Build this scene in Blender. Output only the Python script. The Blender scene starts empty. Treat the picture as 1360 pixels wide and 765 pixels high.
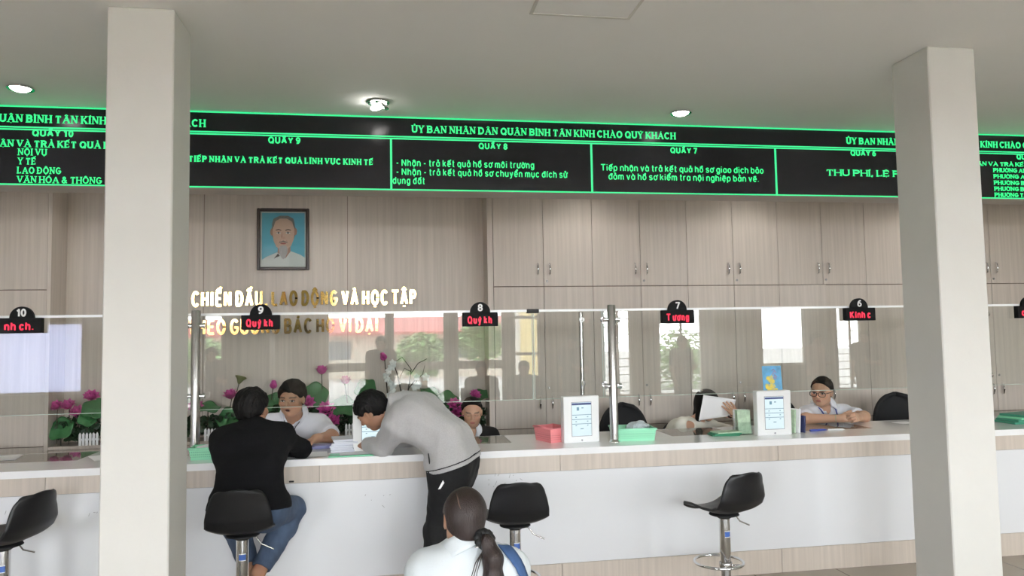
import bpy, math, random, unicodedata
import numpy as np
from mathutils import Vector, Matrix
random.seed(7)
SC = bpy.context.scene
COL = SC.collection

# ---------------------------------------------------------------- camera, world, light, exposure
FPX, YAW, PITCH, ROLL = 995.3, 0.1615, 0.0613, -0.0169
CAM = Vector((0.0, -4.829, 1.6425))
def setup_camera():
    cy, sy, cp, sp, cr, sr = math.cos(YAW), math.sin(YAW), math.cos(PITCH), math.sin(PITCH), math.cos(ROLL), math.sin(ROLL)
    F = Vector((sy*cp, cy*cp, sp)); R0 = Vector((cy, -sy, 0)); U0 = R0.cross(F)
    R = cr*R0 + sr*U0; U = -sr*R0 + cr*U0
    cd = bpy.data.cameras.new('camera'); cd.sensor_width = 36; cd.lens = FPX/1360*36; cd.clip_end = 200
    co = bpy.data.objects.new('camera', cd); COL.objects.link(co)
    M = Matrix((R, U, -F)).transposed().to_4x4(); M.translation = CAM
    co.matrix_world = M; SC.camera = co
setup_camera()
vs = SC.view_settings
vs.view_transform = 'Standard'; vs.look = 'None'; vs.gamma = 1.0; vs.use_curve_mapping = False; vs.exposure = 0.0
SC.cycles.use_denoising = True
SC.cycles.max_bounces = 10; SC.cycles.diffuse_bounces = 6; SC.cycles.glossy_bounces = 4; SC.cycles.transmission_bounces = 4
SC.cycles.transparent_max_bounces = 16; SC.cycles.caustics_reflective = False; SC.cycles.caustics_refractive = False
SC.cycles.sample_clamp_indirect = 6.0

SKY = 38.0          # overcast sky outside the hall's windows
world = bpy.data.worlds.new('overcast_sky'); SC.world = world; world.use_nodes = True
bg = world.node_tree.nodes['Background']; bg.inputs[0].default_value = (0.955, 0.97, 1.01, 1); bg.inputs[1].default_value = SKY
LAMP = 9.0         # watts of each ceiling downlight

# ---------------------------------------------------------------- materials
MATS = {}
def srgb(r, g, b):
    f = lambda c: (c/255/12.92) if c/255 <= .04045 else ((c/255+.055)/1.055)**2.4
    return (f(r), f(g), f(b), 1)
def mat(name, col, rough=.5, metal=0.0, bump=0, bscale=60, spec=.5, vary=0, vscale=(3,3,3), coat=0, emit=None, estr=0, sheen=0):
    if name in MATS: return MATS[name]
    m = bpy.data.materials.new(name); m.use_nodes = True; MATS[name] = m
    nt = m.node_tree; b = nt.nodes['Principled BSDF']
    b.inputs['Base Color'].default_value = col; b.inputs['Roughness'].default_value = rough; b.inputs['Metallic'].default_value = metal
    b.inputs['Specular IOR Level'].default_value = spec; b.inputs['Coat Weight'].default_value = coat; b.inputs['Sheen Weight'].default_value = sheen
    if emit: b.inputs['Emission Color'].default_value = emit; b.inputs['Emission Strength'].default_value = estr
    tc = nt.nodes.new('ShaderNodeTexCoord')
    if vary:
        mp = nt.nodes.new('ShaderNodeMapping'); mp.inputs['Scale'].default_value = vscale
        nt.links.new(tc.outputs['Object'], mp.inputs[0])
        n = nt.nodes.new('ShaderNodeTexNoise'); n.inputs['Scale'].default_value = 1; n.inputs['Detail'].default_value = 6; n.inputs['Roughness'].default_value = .65
        nt.links.new(mp.outputs[0], n.inputs[0])
        r = nt.nodes.new('ShaderNodeValToRGB')
        r.color_ramp.elements[0].position = .32; r.color_ramp.elements[1].position = .68
        r.color_ramp.elements[0].color = tuple(c*(1-vary) for c in col[:3])+(1,); r.color_ramp.elements[1].color = tuple(min(1, c*(1+vary)) for c in col[:3])+(1,)
        nt.links.new(n.outputs[0], r.inputs[0]); nt.links.new(r.outputs[0], b.inputs['Base Color'])
    if bump:
        n2 = nt.nodes.new('ShaderNodeTexNoise'); n2.inputs['Scale'].default_value = bscale; n2.inputs['Detail'].default_value = 4
        nt.links.new(tc.outputs['Object'], n2.inputs[0])
        bp = nt.nodes.new('ShaderNodeBump'); bp.inputs['Strength'].default_value = bump; bp.inputs['Distance'].default_value = .01
        nt.links.new(n2.outputs[0], bp.inputs['Height']); nt.links.new(bp.outputs[0], b.inputs['Normal'])
    return m
def glass_mat(name, tint, rough=0.0, f0=.06):
    m = bpy.data.materials.new(name); m.use_nodes = True; nt = m.node_tree; nt.nodes.clear()
    out = nt.nodes.new('ShaderNodeOutputMaterial'); mix = nt.nodes.new('ShaderNodeMixShader')
    tr = nt.nodes.new('ShaderNodeBsdfTransparent'); tr.inputs[0].default_value = tint
    gl = nt.nodes.new('ShaderNodeBsdfGlossy'); gl.inputs['Roughness'].default_value = rough
    # thin-pane Fresnel (Schlick), the same from both sides of the sheet
    lw = nt.nodes.new('ShaderNodeLayerWeight'); lw.inputs[0].default_value = .5
    pw = nt.nodes.new('ShaderNodeMath'); pw.operation = 'POWER'; pw.inputs[1].default_value = 5
    fr = nt.nodes.new('ShaderNodeMath'); fr.operation = 'MULTIPLY_ADD'; fr.inputs[1].default_value = 1-f0; fr.inputs[2].default_value = f0
    nt.links.new(lw.outputs['Facing'], pw.inputs[0]); nt.links.new(pw.outputs[0], fr.inputs[0])
    nt.links.new(fr.outputs[0], mix.inputs[0]); nt.links.new(tr.outputs[0], mix.inputs[1]); nt.links.new(gl.outputs[0], mix.inputs[2])
    nt.links.new(mix.outputs[0], out.inputs[0]); MATS[name] = m; return m
def vcol_mat(name, rough=.5, bump=.0, bscale=300, sss=0):
    m = mat(name, (1,1,1,1), rough, bump=bump, bscale=bscale, spec=.35)
    nt = m.node_tree; a = nt.nodes.new('ShaderNodeAttribute'); a.attribute_name = 'Col'
    nt.links.new(a.outputs['Color'], nt.nodes['Principled BSDF'].inputs['Base Color'])
    if sss:
        b = nt.nodes['Principled BSDF']; b.inputs['Subsurface Weight'].default_value = sss; b.inputs['Subsurface Scale'].default_value = .01
    return m

LAM   = mat('laminate_greige', srgb(201,191,181), .42, vary=.10, vscale=(34,34,.9), spec=.4)
LAMC  = mat('laminate_counter', srgb(198,187,176), .42, vary=.10, vscale=(34,34,.9), spec=.4)
GAP   = mat('cabinet_carcass', srgb(120,104,92), .7)
PAINT = mat('column_paint', srgb(208,206,201), .6, bump=.08, bscale=25, vary=.025, vscale=(2,2,2))
CEIL  = mat('ceiling_paint', srgb(246,245,243), .8, vary=.015, vscale=(1,1,1))
WALLP = mat('wall_paint', srgb(232,230,224), .8)
WHITE = mat('white_lacquer', srgb(222,223,226), .25, spec=.5)
QUARTZ= mat('white_quartz', srgb(236,236,237), .12, spec=.55, vary=.02, vscale=(8,8,8))
DARKGL= mat('smoked_glass', srgb(120,116,108), .03, spec=.9)
CHROME= mat('chrome', (.75,.75,.76,1), .12, 1.0)
STEEL = mat('brushed_steel', (.55,.54,.53,1), .25, 1.0)
BLACKP= mat('black_plastic', srgb(28,28,31), .38, spec=.45)
BLACKM= mat('matt_black', srgb(16,16,18), .6)
WHITEP= mat('white_plastic', srgb(232,233,233), .35)
BLACKS= mat('display_black', srgb(14,14,16), .65, spec=.2)
GLASS = glass_mat('clear_glass', (.955,.965,.955,1))
PANE  = glass_mat('window_glass', (.97,.985,.98,1))
GREENE= mat('green_light', (0,0,0,1), .5, emit=(.03,1,.27,1), estr=1.25)
GREENL= mat('green_border_light', (0,0,0,1), .5, emit=(.04,1,.33,1), estr=1.0)
REDE  = mat('red_light', (0,0,0,1), .5, emit=(1,.015,.06,1), estr=1.6)
SCREENB = mat('sign_screen', srgb(25,25,28), .2, spec=.32, bump=.02, bscale=400)
WHITEI= mat('white_ink', srgb(250,250,250), .5)
GOLD  = mat('polished_gold', (.66,.45,.15,1), .08, 1.0)
PAPER = mat('white_paper', srgb(240,240,242), .7)
ALUW  = mat('white_window_frame', srgb(215,212,205), .5)

# ---------------------------------------------------------------- mesh helpers
class MB:
    def __init__(s): s.v=[]; s.f=[]; s.m=[]; s.s=[]; s.mats=[]
    def _mi(s, m):
        if m is None: return 0
        if m not in s.mats: s.mats.append(m)
        return s.mats.index(m)
    def add(s, vs_, fs, m=None, smooth=False, M=None):
        o=len(s.v); i=s._mi(m)
        for p in vs_:
            p=Vector(p); s.v.append(M@p if M is not None else p)
        for f in fs: s.f.append([o+k for k in f]); s.m.append(i); s.s.append(smooth)
        return s
    def box(s, x0,y0,z0,x1,y1,z1, m=None, M=None, bev=0):
        if bev>0: return s.rbox(x0,y0,z0,x1,y1,z1,bev,m,M)
        vs_=[(x,y,z) for x in (x0,x1) for y in (y0,y1) for z in (z0,z1)]
        return s.add(vs_, [(0,1,3,2),(4,6,7,5),(0,4,5,1),(2,3,7,6),(0,2,6,4),(1,5,7,3)], m, False, M)
    def rbox(s, x0,y0,z0,x1,y1,z1,b,m=None,M=None):
        # chamfered box
        b=min(b,(x1-x0)*.49,(y1-y0)*.49,(z1-z0)*.49)
        X=(x0,x1);Y=(y0,y1);Z=(z0,z1); vs_=[];idx={}
        for i in (0,1):
            for j in (0,1):
                for k in (0,1):
                    sx=b if i==0 else -b; sy=b if j==0 else -b; sz=b if k==0 else -b
                    for a,p in enumerate(((X[i],Y[j]+sy,Z[k]+sz),(X[i]+sx,Y[j],Z[k]+sz),(X[i]+sx,Y[j]+sy,Z[k]))):
                        idx[i,j,k,a]=len(vs_); vs_.append(p)
        I=idx; fs=[]
        for i in (0,1): fs.append([I[i,0,0,0],I[i,0,1,0],I[i,1,1,0],I[i,1,0,0]][::1 if i==0 else -1])
        for j in (0,1): fs.append([I[0,j,0,1],I[1,j,0,1],I[1,j,1,1],I[0,j,1,1]][::1 if j==0 else -1])
        for k in (0,1): fs.append([I[0,0,k,2],I[0,1,k,2],I[1,1,k,2],I[1,0,k,2]][::1 if k==0 else -1])
        for j in (0,1):
            for k in (0,1): fs.append([I[0,j,k,1],I[1,j,k,1],I[1,j,k,2],I[0,j,k,2]])
        for i in (0,1):
            for k in (0,1): fs.append([I[i,0,k,0],I[i,1,k,0],I[i,1,k,2],I[i,0,k,2]])
        for i in (0,1):
            for j in (0,1): fs.append([I[i,j,0,0],I[i,j,1,0],I[i,j,1,1],I[i,j,0,1]])
        for i in (0,1):
            for j in (0,1):
                for k in (0,1): fs.append([I[i,j,k,0],I[i,j,k,1],I[i,j,k,2]])
        return s.add(vs_,fs,m,False,M)
    def tube(s, pts, r, n=12, m=None, caps=True, closed=False, M=None, flat=1.0):
        pts=[Vector(p) for p in pts]; L=len(pts); rs=r if isinstance(r,(list,tuple)) else [r]*L
        vs_=[]; prev=None
        for i,p in enumerate(pts):
            if closed: t=(pts[(i+1)%L]-pts[i-1])
            else: t=pts[min(i+1,L-1)]-pts[max(i-1,0)]
            t.normalize()
            if prev is None:
                u=t.orthogonal().normalized() if abs(t.z)>.9 else Vector((0,0,1)).cross(t).normalized()
            else:
                u=(prev-t*prev.dot(t)).normalized()
            prev=u; w=t.cross(u)
            for k in range(n):
                a=2*math.pi*k/n; vs_.append(p+(u*math.cos(a)+w*math.sin(a)*flat)*rs[i])
        fs=[]
        for i in range(L if closed else L-1):
            j=(i+1)%L
            for k in range(n): fs.append((i*n+k,i*n+(k+1)%n,j*n+(k+1)%n,j*n+k))
        s.add(vs_,fs,m,True,M)
        if caps and not closed:
            s.add(vs_[:n],[tuple(range(n))[::-1]],m,False,M); s.add(vs_[-n:],[tuple(range(n))],m,False,M)
        return s
    def lathe(s, prof, n=32, m=None, M=None, smooth=True):
        vs_=[];fs=[]
        for r,z in prof:
            for k in range(n):
                a=2*math.pi*k/n; vs_.append((r*math.cos(a),r*math.sin(a),z))
        for i in range(len(prof)-1):
            for k in range(n): fs.append((i*n+k,i*n+(k+1)%n,(i+1)*n+(k+1)%n,(i+1)*n+k))
        return s.add(vs_,fs,m,smooth,M)
    def prism(s, poly, d0, d1, m=None, M=None):
        # polygon in local XZ, extruded along Y from d0 to d1
        n=len(poly); vs_=[(x,d0,z) for x,z in poly]+[(x,d1,z) for x,z in poly]
        fs=[tuple(range(n)),tuple(range(2*n-1,n-1,-1))]+[(i,n+i,n+(i+1)%n,(i+1)%n) for i in range(n)]
        return s.add(vs_,fs,m,False,M)
    def grid(s, fn, nu, nv, m=None, M=None, wrap=False, smooth=True):
        vs_=[fn(i/(nu-1) if not wrap else i/nu, j/(nv-1)) for j in range(nv) for i in range(nu)]
        fs=[]
        for j in range(nv-1):
            for i in range(nu if wrap else nu-1):
                i2=(i+1)%nu; fs.append((j*nu+i,j*nu+i2,(j+1)*nu+i2,(j+1)*nu+i))
        return s.add(vs_,fs,m,smooth,M)
    def build(s, name, m=None, parent=None, loc=None, rot=None, bevel=0, solid=0, sub=0):
        me=bpy.data.meshes.new(name); me.from_pydata([tuple(p) for p in s.v],[],s.f)
        ml=s.mats if s.mats else [m]
        for k in ml: me.materials.append(k if k is not None else m)
        me.polygons.foreach_set('material_index', s.m if s.mats else [0]*len(s.f)); me.polygons.foreach_set('use_smooth', s.s)
        me.update()
        o=bpy.data.objects.new(name, me); COL.objects.link(o)
        if parent: o.parent=parent
        if loc is not None: o.location=loc
        if rot is not None: o.rotation_euler=rot
        if solid:
            q=o.modifiers.new('solidify','SOLIDIFY'); q.thickness=solid; q.offset=0
        if bevel:
            q=o.modifiers.new('bevel','BEVEL'); q.width=bevel; q.segments=2; q.limit_method='ANGLE'
        if sub:
            q=o.modifiers.new('subsurf','SUBSURF'); q.levels=sub; q.render_levels=sub
        return o
def tag(o, label=None, cat=None, group=None, kind=None):
    if label: o['label']=label
    if cat: o['category']=cat
    if group: o['group']=group
    if kind: o['kind']=kind
    return o
def empty(name, loc=(0,0,0), rz=0, label=None, cat=None, group=None):
    o=bpy.data.objects.new(name,None); COL.objects.link(o); o.location=loc; o.rotation_euler=(0,0,rz); o.empty_display_size=.1
    return tag(o,label,cat,group)
def copy_tree(o, parent=None):
    c=o.copy(); COL.objects.link(c)
    if parent: c.parent=parent
    for ch in list(o.children): copy_tree(ch,c)
    return c
def struct(name, mb, m): return tag(mb.build(name,m), kind='structure')
def XY(loc, rz=0): return Matrix.Translation(loc)@Matrix.Rotation(rz,4,'Z')

# ---------------------------------------------------------------- stroke lettering
def arc(cx,cy,rx,ry,a0,a1,n=12):
    return [(cx+rx*math.cos(math.radians(a0+(a1-a0)*i/n)),cy+ry*math.sin(math.radians(a0+(a1-a0)*i/n))) for i in range(n+1)]
# glyph: width, strokes [(points, thin?)], serif feet/heads
def glyphs():
    G={}
    G['A']=(.74,[([(0,0),(.37,1)],1),([(.37,1),(.74,0)],0),([(.13,.33),(.61,.33)],1)],[(0,0),(.74,0)])
    bw=[(0,1),(.32,1)]+arc(.32,.765,.25,.235,80,-80)+[(0,.53)]; bl=[(0,.53),(.34,.53)]+arc(.34,.265,.28,.265,80,-80)+[(0,0)]
    G['B']=(.62,[([(0,0),(0,1)],0),(bw,0),(bl,0)],[(0,0),(0,1)])
    G['C']=(.68,[(arc(.37,.5,.37,.5,50,310,18),0)],[])
    dd=[(0,1),(.25,1)]+arc(.25,.5,.43,.5,85,-85,14)+[(0,0)]
    G['D']=(.68,[([(0,0),(0,1)],0),(dd,0)],[(0,0),(0,1)])
    G['Đ']=(.68,[([(0,0),(0,1)],0),(dd,0),([(-.12,.5),(.25,.5)],1)],[(0,0),(0,1)])
    G['E']=(.54,[([(0,0),(0,1)],0),([(0,1),(.54,1)],1),([(0,.52),(.46,.52)],1),([(0,0),(.54,0)],1)],[(0,0),(0,1)])
    G['G']=(.72,[(arc(.38,.5,.38,.5,50,345,20)+[(.73,.45),(.42,.45)],0)],[])
    G['H']=(.64,[([(0,0),(0,1)],0),([(.64,0),(.64,1)],0),([(0,.5),(.64,.5)],1)],[(0,0),(0,1),(.64,0),(.64,1)])
    G['I']=(.04,[([(.02,0),(.02,1)],0)],[(.02,0),(.02,1)])
    G['K']=(.64,[([(0,0),(0,1)],0),([(0,.38),(.6,1)],1),([(.2,.55),(.64,0)],0)],[(0,0),(0,1),(.6,1),(.64,0)])
    G['L']=(.5,[([(0,0),(0,1)],0),([(0,0),(.5,0)],1)],[(0,0),(0,1)])
    G['M']=(.8,[([(0,0),(0,1)],1),([(0,1),(.4,.1)],0),([(.4,.1),(.8,1)],1),([(.8,1),(.8,0)],0)],[(0,0),(0,1),(.8,0),(.8,1)])
    G['N']=(.66,[([(0,0),(0,1)],1),([(0,1),(.66,0)],0),([(.66,0),(.66,1)],1)],[(0,0),(0,1),(.66,1)])
    G['O']=(.76,[(arc(.38,.5,.38,.5,0,360,22),0)],[])
    G['P']=(.58,[([(0,0),(0,1)],0),([(0,1),(.32,1)]+arc(.32,.74,.26,.26,80,-80)+[(0,.48)],0)],[(0,0),(0,1)])
    G['Q']=(.76,[(arc(.38,.5,.38,.5,0,360,22),0),([(.45,.22),(.78,-.1)],0)],[])
    G['R']=(.64,[([(0,0),(0,1)],0),([(0,1),(.34,1)]+arc(.34,.75,.25,.25,80,-80)+[(0,.5)],0),([(.3,.5),(.64,0)],0)],[(0,0),(0,1),(.64,0)])
    G['S']=(.58,[(arc(.29,.75,.27,.25,35,270)+arc(.29,.25,.29,.25,90,-145),0)],[])
    G['T']=(.62,[([(0,1),(.62,1)],1),([(.31,0),(.31,1)],0)],[(.31,0)])
    G['U']=(.64,[([(0,1),(0,.3)]+arc(.32,.3,.32,.3,180,360)+[(.64,1)],0)],[(0,1),(.64,1)])
    G['V']=(.68,[([(0,1),(.34,0)],0),([(.34,0),(.68,1)],1)],[(0,1),(.68,1)])
    G['X']=(.64,[([(0,1),(.64,0)],0),([(0,0),(.64,1)],1)],[(0,1),(.64,1),(0,0),(.64,0)])
    G['Y']=(.66,[([(0,1),(.33,.45)],0),([(.66,1),(.33,.45)],1),([(.33,.45),(.33,0)],0)],[(0,1),(.66,1),(.33,0)])
    G['&']=(.72,[([(.7,0),(.18,.68)]+arc(.32,.8,.17,.2,200,-30)+[(.1,.4)]+arc(.27,.22,.25,.22,150,300)+[(.65,.45)],0)],[])
    for c,(w,st) in {'0':(.5,[arc(.25,.5,.25,.5,0,360,20)]),'1':(.3,[[(.02,.78),(.22,1),(.22,0)]]),'2':(.5,[arc(.25,.72,.25,.28,160,-30)+[(0,0),(.52,0)]]),
        '3':(.5,[arc(.23,.76,.23,.24,140,-90)+arc(.23,.26,.27,.26,90,-140)]),'4':(.55,[[(.4,0),(.4,1),(0,.3),(.56,.3)]]),'5':(.5,[[(.46,1),(.08,1),(.03,.52)]+arc(.24,.32,.27,.32,130,-140)]),
        '6':(.52,[arc(.26,.3,.26,.3,0,360,18),arc(.42,.3,.42,.7,180,85,10)]),'7':(.5,[[(0,1),(.52,1),(.18,0)]]),
        '8':(.52,[arc(.26,.75,.23,.25,0,360,18),arc(.26,.26,.26,.26,0,360,18)]),'9':(.52,[arc(.26,.7,.26,.3,0,360,18),arc(.1,.7,.42,.7,0,-95,10)])}.items():
        G[c]=(w,[(p,0) for p in st],[])
    x=.72; o=arc(.25,.36,.25,.36,0,360,18)
    arch=lambda a,b:[(a,.4)]+arc((a+b)/2,.42,(b-a)/2,.3,180,0,10)+[(b,0)]
    low={'a':(.5,[o,[(.5,x),(.5,0)]]),'b':(.5,[o,[(0,1),(0,0)]]),'c':(.46,[arc(.25,.36,.25,.36,45,315,14)]),'d':(.5,[o,[(.5,1),(.5,0)]]),
     'đ':(.5,[o,[(.5,1),(.5,0)],[(.25,.87),(.64,.87)]]),'e':(.5,[[(0,.38),(.5,.38)]+arc(.25,.36,.25,.36,0,310,14)]),
     'g':(.5,[o,[(.5,x),(.5,-.05)]+arc(.26,-.05,.24,.22,0,-150,8)]),'h':(.48,[[(0,1),(0,0)],arch(0,.48)]),'i':(.06,[[(.03,x),(.03,0)],[(.03,.93),(.03,1.02)]]),
     'ı':(.06,[[(.03,x),(.03,0)]]),'k':(.46,[[(0,1),(0,0)],[(0,.28),(.42,x)],[(.16,.42),(.46,0)]]),'m':(.78,[[(0,x),(0,0)],arch(0,.39),arch(.39,.78)]),
     'n':(.48,[[(0,x),(0,0)],arch(0,.48)]),'o':(.5,[o]),'p':(.5,[o,[(0,x),(0,-.28)]]),'q':(.5,[o,[(.5,x),(.5,-.28)]]),'r':(.28,[[(0,x),(0,0)],[(0,.4)]+arc(.22,.42,.22,.3,180,80,6)]),
     's':(.44,[arc(.22,.54,.2,.18,30,270,9)+arc(.22,.18,.22,.18,90,-150,9)]),'t':(.3,[[(.12,.95),(.12,.15)]+arc(.24,.15,.12,.15,180,280,5),[(0,x),(.3,x)]]),
     'u':(.48,[[(0,x),(0,.28)]+arc(.24,.28,.24,.28,180,360,10),[(.48,x),(.48,0)]]),'v':(.48,[[(0,x),(.24,0),(.48,x)]]),'y':(.48,[[(0,x),(.25,0)],[(.48,x),(.2,-.2),(.05,-.27)]]),
     ',':(.08,[[(.06,.06),(.06,-.02),(0,-.17)]]),'.':(.06,[[(.03,0),(.03,.1)]]),'-':(.3,[[(0,.4),(.3,.4)]])}
    for c,(w,st) in low.items(): G[c]=(w,[(p,0) for p in st],[])
    return G
GLY=glyphs()
def marks(cs, w, top):
    """strokes of the Vietnamese accents over a letter of width w and height top"""
    out=[]; c=w/2; up=top+.09; dx=0; dy=0
    if '\u0302' in cs: out.append([(c-.19,up),(c,up+.15),(c+.19,up)]); dx,dy=.2,.13
    if '\u0306' in cs: out.append(arc(c,up+.13,.17,.13,180,360,8)); dx,dy=0,.14
    if '\u031b' in cs: out.append([(w-.04,top-.06),(w+.12,top-.02),(w+.14,top+.12)])
    for k in cs:
        if k=='\u0301': out.append([(c+dx-.04,up+dy),(c+dx+.13,up+dy+.17)])
        if k=='\u0300': out.append([(c+dx+.06,up+dy),(c+dx-.11,up+dy+.17)])
        if k=='\u0309': out.append([(c+dx-.08,up+dy+.16)]+arc(c+dx,up+dy+.15,.08,.07,150,-60,6)+[(c+dx,up+dy)])
        if k=='\u0303': out.append([(c-.18,up+dy),(c-.08,up+dy+.1),(c+.08,up+dy+.02),(c+.18,up+dy+.12)])
        if k=='\u0323': out.append([(c,-.24),(c,-.14)])
    return out
def text_mb(s, x0, x1, base, cap, y, depth, st=.14, thin=None, serif=False, mb=None, gap=None):
    """lettering in the XZ plane facing -Y, fitted between x0 and x1"""
    cnt=[0]; mb=mb or MB(); gap=gap if gap is not None else st+.16; glyl=[]; total=0; spaces=0
    for ch in s:
        if ch==' ': glyl.append(None); total+=.30; continue
        d=unicodedata.normalize('NFD',ch); b,cs=d[0],d[1:]
        g=GLY['ı' if (b=='i' and any(k in cs for k in '\u0301\u0300\u0309\u0303')) else b]
        glyl.append((b,cs,g)); total+=g[0]
    n=len([1 for g in glyl if g]);
    W=(x1-x0)/cap; fixed=gap*(n-1)+st
    sx=(W-fixed)/max(total,.01)
    if sx<.35: k=W/(fixed+total*.6); gap*=k; sx=(W-gap*(n-1)-st)/total
    cur=st/2; thin=thin or st
    def P(px,py): return (x0+(cur+px*sx)*cap, base+(st/2+py*(1-st))*cap)
    def seg(a,b,w):
        dx,dz=b[0]-a[0],b[1]-a[1]; L=math.hypot(dx,dz)
        if L<1e-6: return
        nx,nz=-dz/L*w/2,dx/L*w/2
        cnt[0]=(cnt[0]+1)%7; e=cnt[0]*depth*.03   # neighbouring strokes never share a plane
        mb.prism([(a[0]+nx,a[1]+nz),(a[0]-nx,a[1]-nz),(b[0]-nx,b[1]-nz),(b[0]+nx,b[1]+nz)],y-depth-e,y)
    for k,g in enumerate(glyl):
        if g is None: cur+=.30*sx; continue
        b,cs,(w,strokes,ser)=g
        top=1.0 if (b.isupper() or b.isdigit() or b in 'bdhkđ') else .72
        ext=(not serif) and b in 'TEL'
        for pts,th in strokes+[(m,1) for m in marks(cs,w,top)]:
            wd=(thin if th else st)*cap; q=[P(*p) for p in pts]
            if ext and len(pts)==2 and abs(pts[0][1]-pts[1][1])<1e-6 and pts[0][1]<=1.0:
                k=st*.42*cap; q=[(q[0][0]-(k if b=='T' else 0),q[0][1]),(q[1][0]+k*(1 if b=='T' else .6),q[1][1])]
            for a,bb in zip(q,q[1:]):
                # lengthen slightly so joints close
                L=math.hypot(bb[0]-a[0],bb[1]-a[1]) or 1; e=wd*.28/L if len(q)>2 else 0
                seg((a[0]-(bb[0]-a[0])*e,a[1]-(bb[1]-a[1])*e),(bb[0]+(bb[0]-a[0])*e,bb[1]+(bb[1]-a[1])*e),wd)
        if not serif and b in 'ELT':   # square the corners of bold sans capitals
            pass
        if serif:
            for sxp,syp in ser:
                q=P(sxp,syp); zz=q[1]+(-st/2+.035)*cap if syp==0 else q[1]+(st/2-.035)*cap
                seg((q[0]-.19*cap*min(1,sx),zz),(q[0]+.19*cap*min(1,sx),zz),.07*cap)
            if b in 'ELT':
                if b=='T':
                    for e in (0,.62): q=P(e,1); seg((q[0],q[1]+.03*cap),(q[0],q[1]-.2*cap),.07*cap)
                else:
                    q=P(w,0); seg((q[0],q[1]-.03*cap),(q[0],q[1]+.2*cap),.07*cap)
                    if b=='E': q=P(w,1); seg((q[0],q[1]+.03*cap),(q[0],q[1]-.2*cap),.07*cap)
        cur+=w*sx+gap
    return mb
# ---------------------------------------------------------------- the room
H=3.18; XL,XR,YR,YBK=-7.6,10.6,-9.0,2.1
def floor_mat():
    m=mat('floor_tiles',srgb(160,148,132),.22,spec=.45); nt=m.node_tree; b=nt.nodes['Principled BSDF']
    tc=nt.nodes.new('ShaderNodeTexCoord'); br=nt.nodes.new('ShaderNodeTexBrick'); br.offset=0
    br.inputs['Scale'].default_value=1; br.inputs['Brick Width'].default_value=.6; br.inputs['Row Height'].default_value=.6; br.inputs['Mortar Size'].default_value=.004
    br.inputs['Color1'].default_value=srgb(162,153,141); br.inputs['Color2'].default_value=srgb(154,145,133); br.inputs['Mortar'].default_value=srgb(95,84,72)
    nt.links.new(tc.outputs['Object'],br.inputs[0]); nt.links.new(br.outputs[0],b.inputs['Base Color']); return m
struct('floor',MB().box(XL-.2,YR-.2,-.15,XR+.2,YBK+.2,0),floor_mat())
struct('ceiling',MB().box(XL-.2,YR-.2,H,XR+.2,YBK+.2,H+.2),CEIL)
struct('wall_left',MB().box(XL-.2,YR,0,XL,YBK,H),WALLP)
struct('wall_right',MB().box(XR,YR,0,XR+.2,YBK,H),WALLP)
struct('wall_back',MB().box(XL,YBK,0,XR,YBK+.2,H),LAM)
# panel joints of the laminate behind the flowers
jm=MB()
for x in (-1.62,-.38): jm.box(x-.002,YBK-.002,.8,x+.002,YBK+.01,H)
struct('trim_1',jm,GAP)
# rear wall: piers, sills and heads around its openings (x0,x1,z0,z1)
OPEN=[(-6.9,-5.45,.7,2.0),(-4.5,-3.05,.35,2.85),(-1.2,-.06,.06,2.85),(.02,1.06,.06,2.85),(1.26,2.2,.06,2.85),(2.38,2.92,.06,2.85),(4.2,4.8,.35,2.85),(5.36,6.32,.35,2.85),(7.6,8.6,.9,2.85),(9.3,9.9,.35,2.85)]
wm=MB(); xs=XL
for x0,x1,z0,z1 in OPEN:
    wm.box(xs,YR-.2,0,x0,YR,H); wm.box(x0,YR-.2,0,x1,YR,z0); wm.box(x0,YR-.2,z1,x1,YR,H); xs=x1
wm.box(xs,YR-.2,0,XR,YR,H)
struct('wall_rear',wm,mat('rear_wall_paint',srgb(150,143,132),.8))
FROST=bpy.data.materials.new('frosted_pane'); FROST.use_nodes=True; nt=FROST.node_tree; nt.nodes.clear()
_o=nt.nodes.new('ShaderNodeOutputMaterial'); _t=nt.nodes.new('ShaderNodeBsdfTranslucent'); _t.inputs[0].default_value=(.72,.76,.92,1); nt.links.new(_t.outputs[0],_o.inputs[0])
for i,(x0,x1,z0,z1) in enumerate(OPEN):
    y=YR-.1; fr=.045
    f=MB(); f.box(x0,y-.03,z0,x0+fr,y+.03,z1).box(x1-fr,y-.03,z0,x1,y+.03,z1).box(x0,y-.03,z1-fr,x1,y+.03,z1).box(x0,y-.03,z0,x1,y+.03,z0+fr)
    if 2<=i<=4: f.box(x0,y-.03,.98,x1,y+.03,1.14).box(x0,y-.03,.06,x1,y+.03,.34).box(x0,y-.03,2.25,x1,y+.03,2.32)
    if i==5:
        for z in (.34,.72,1.28,2.0,2.4): f.box(x0,y-.03,z-.06,x1,y+.03,z)
    w=struct('window_%d'%(i+1),f,ALUW)
    g=MB().box(x0+fr,y-.003,z0+fr,x1-fr,y+.003,z1-fr).build('pane',FROST if i==0 else PANE,w)
    if i in (1,6,7,9):
        b=MB(); z=z0+.12
        while z<z1: b.tube([(x0,y+.07,z),(x1,y+.07,z)],.008,6); z+=.16
        for k in (.5,): b.box(x0+(x1-x0)*k-.02,y+.05,z0,x0+(x1-x0)*k+.02,y+.09,z1)
        b.build('bars',ALUW,w)
    lp=bpy.data.lights.new('window_portal','AREA'); lp.shape='RECTANGLE'; lp.size=x1-x0; lp.size_y=z1-z0; lp.cycles.is_portal=True
    lo=bpy.data.objects.new('window_portal',lp); COL.objects.link(lo); lo.location=((x0+x1)/2,YR-.22,(z0+z1)/2); lo.rotation_euler=(math.radians(90),0,math.radians(0))
    lo.rotation_euler=(math.radians(-90),0,math.radians(180))
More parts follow.
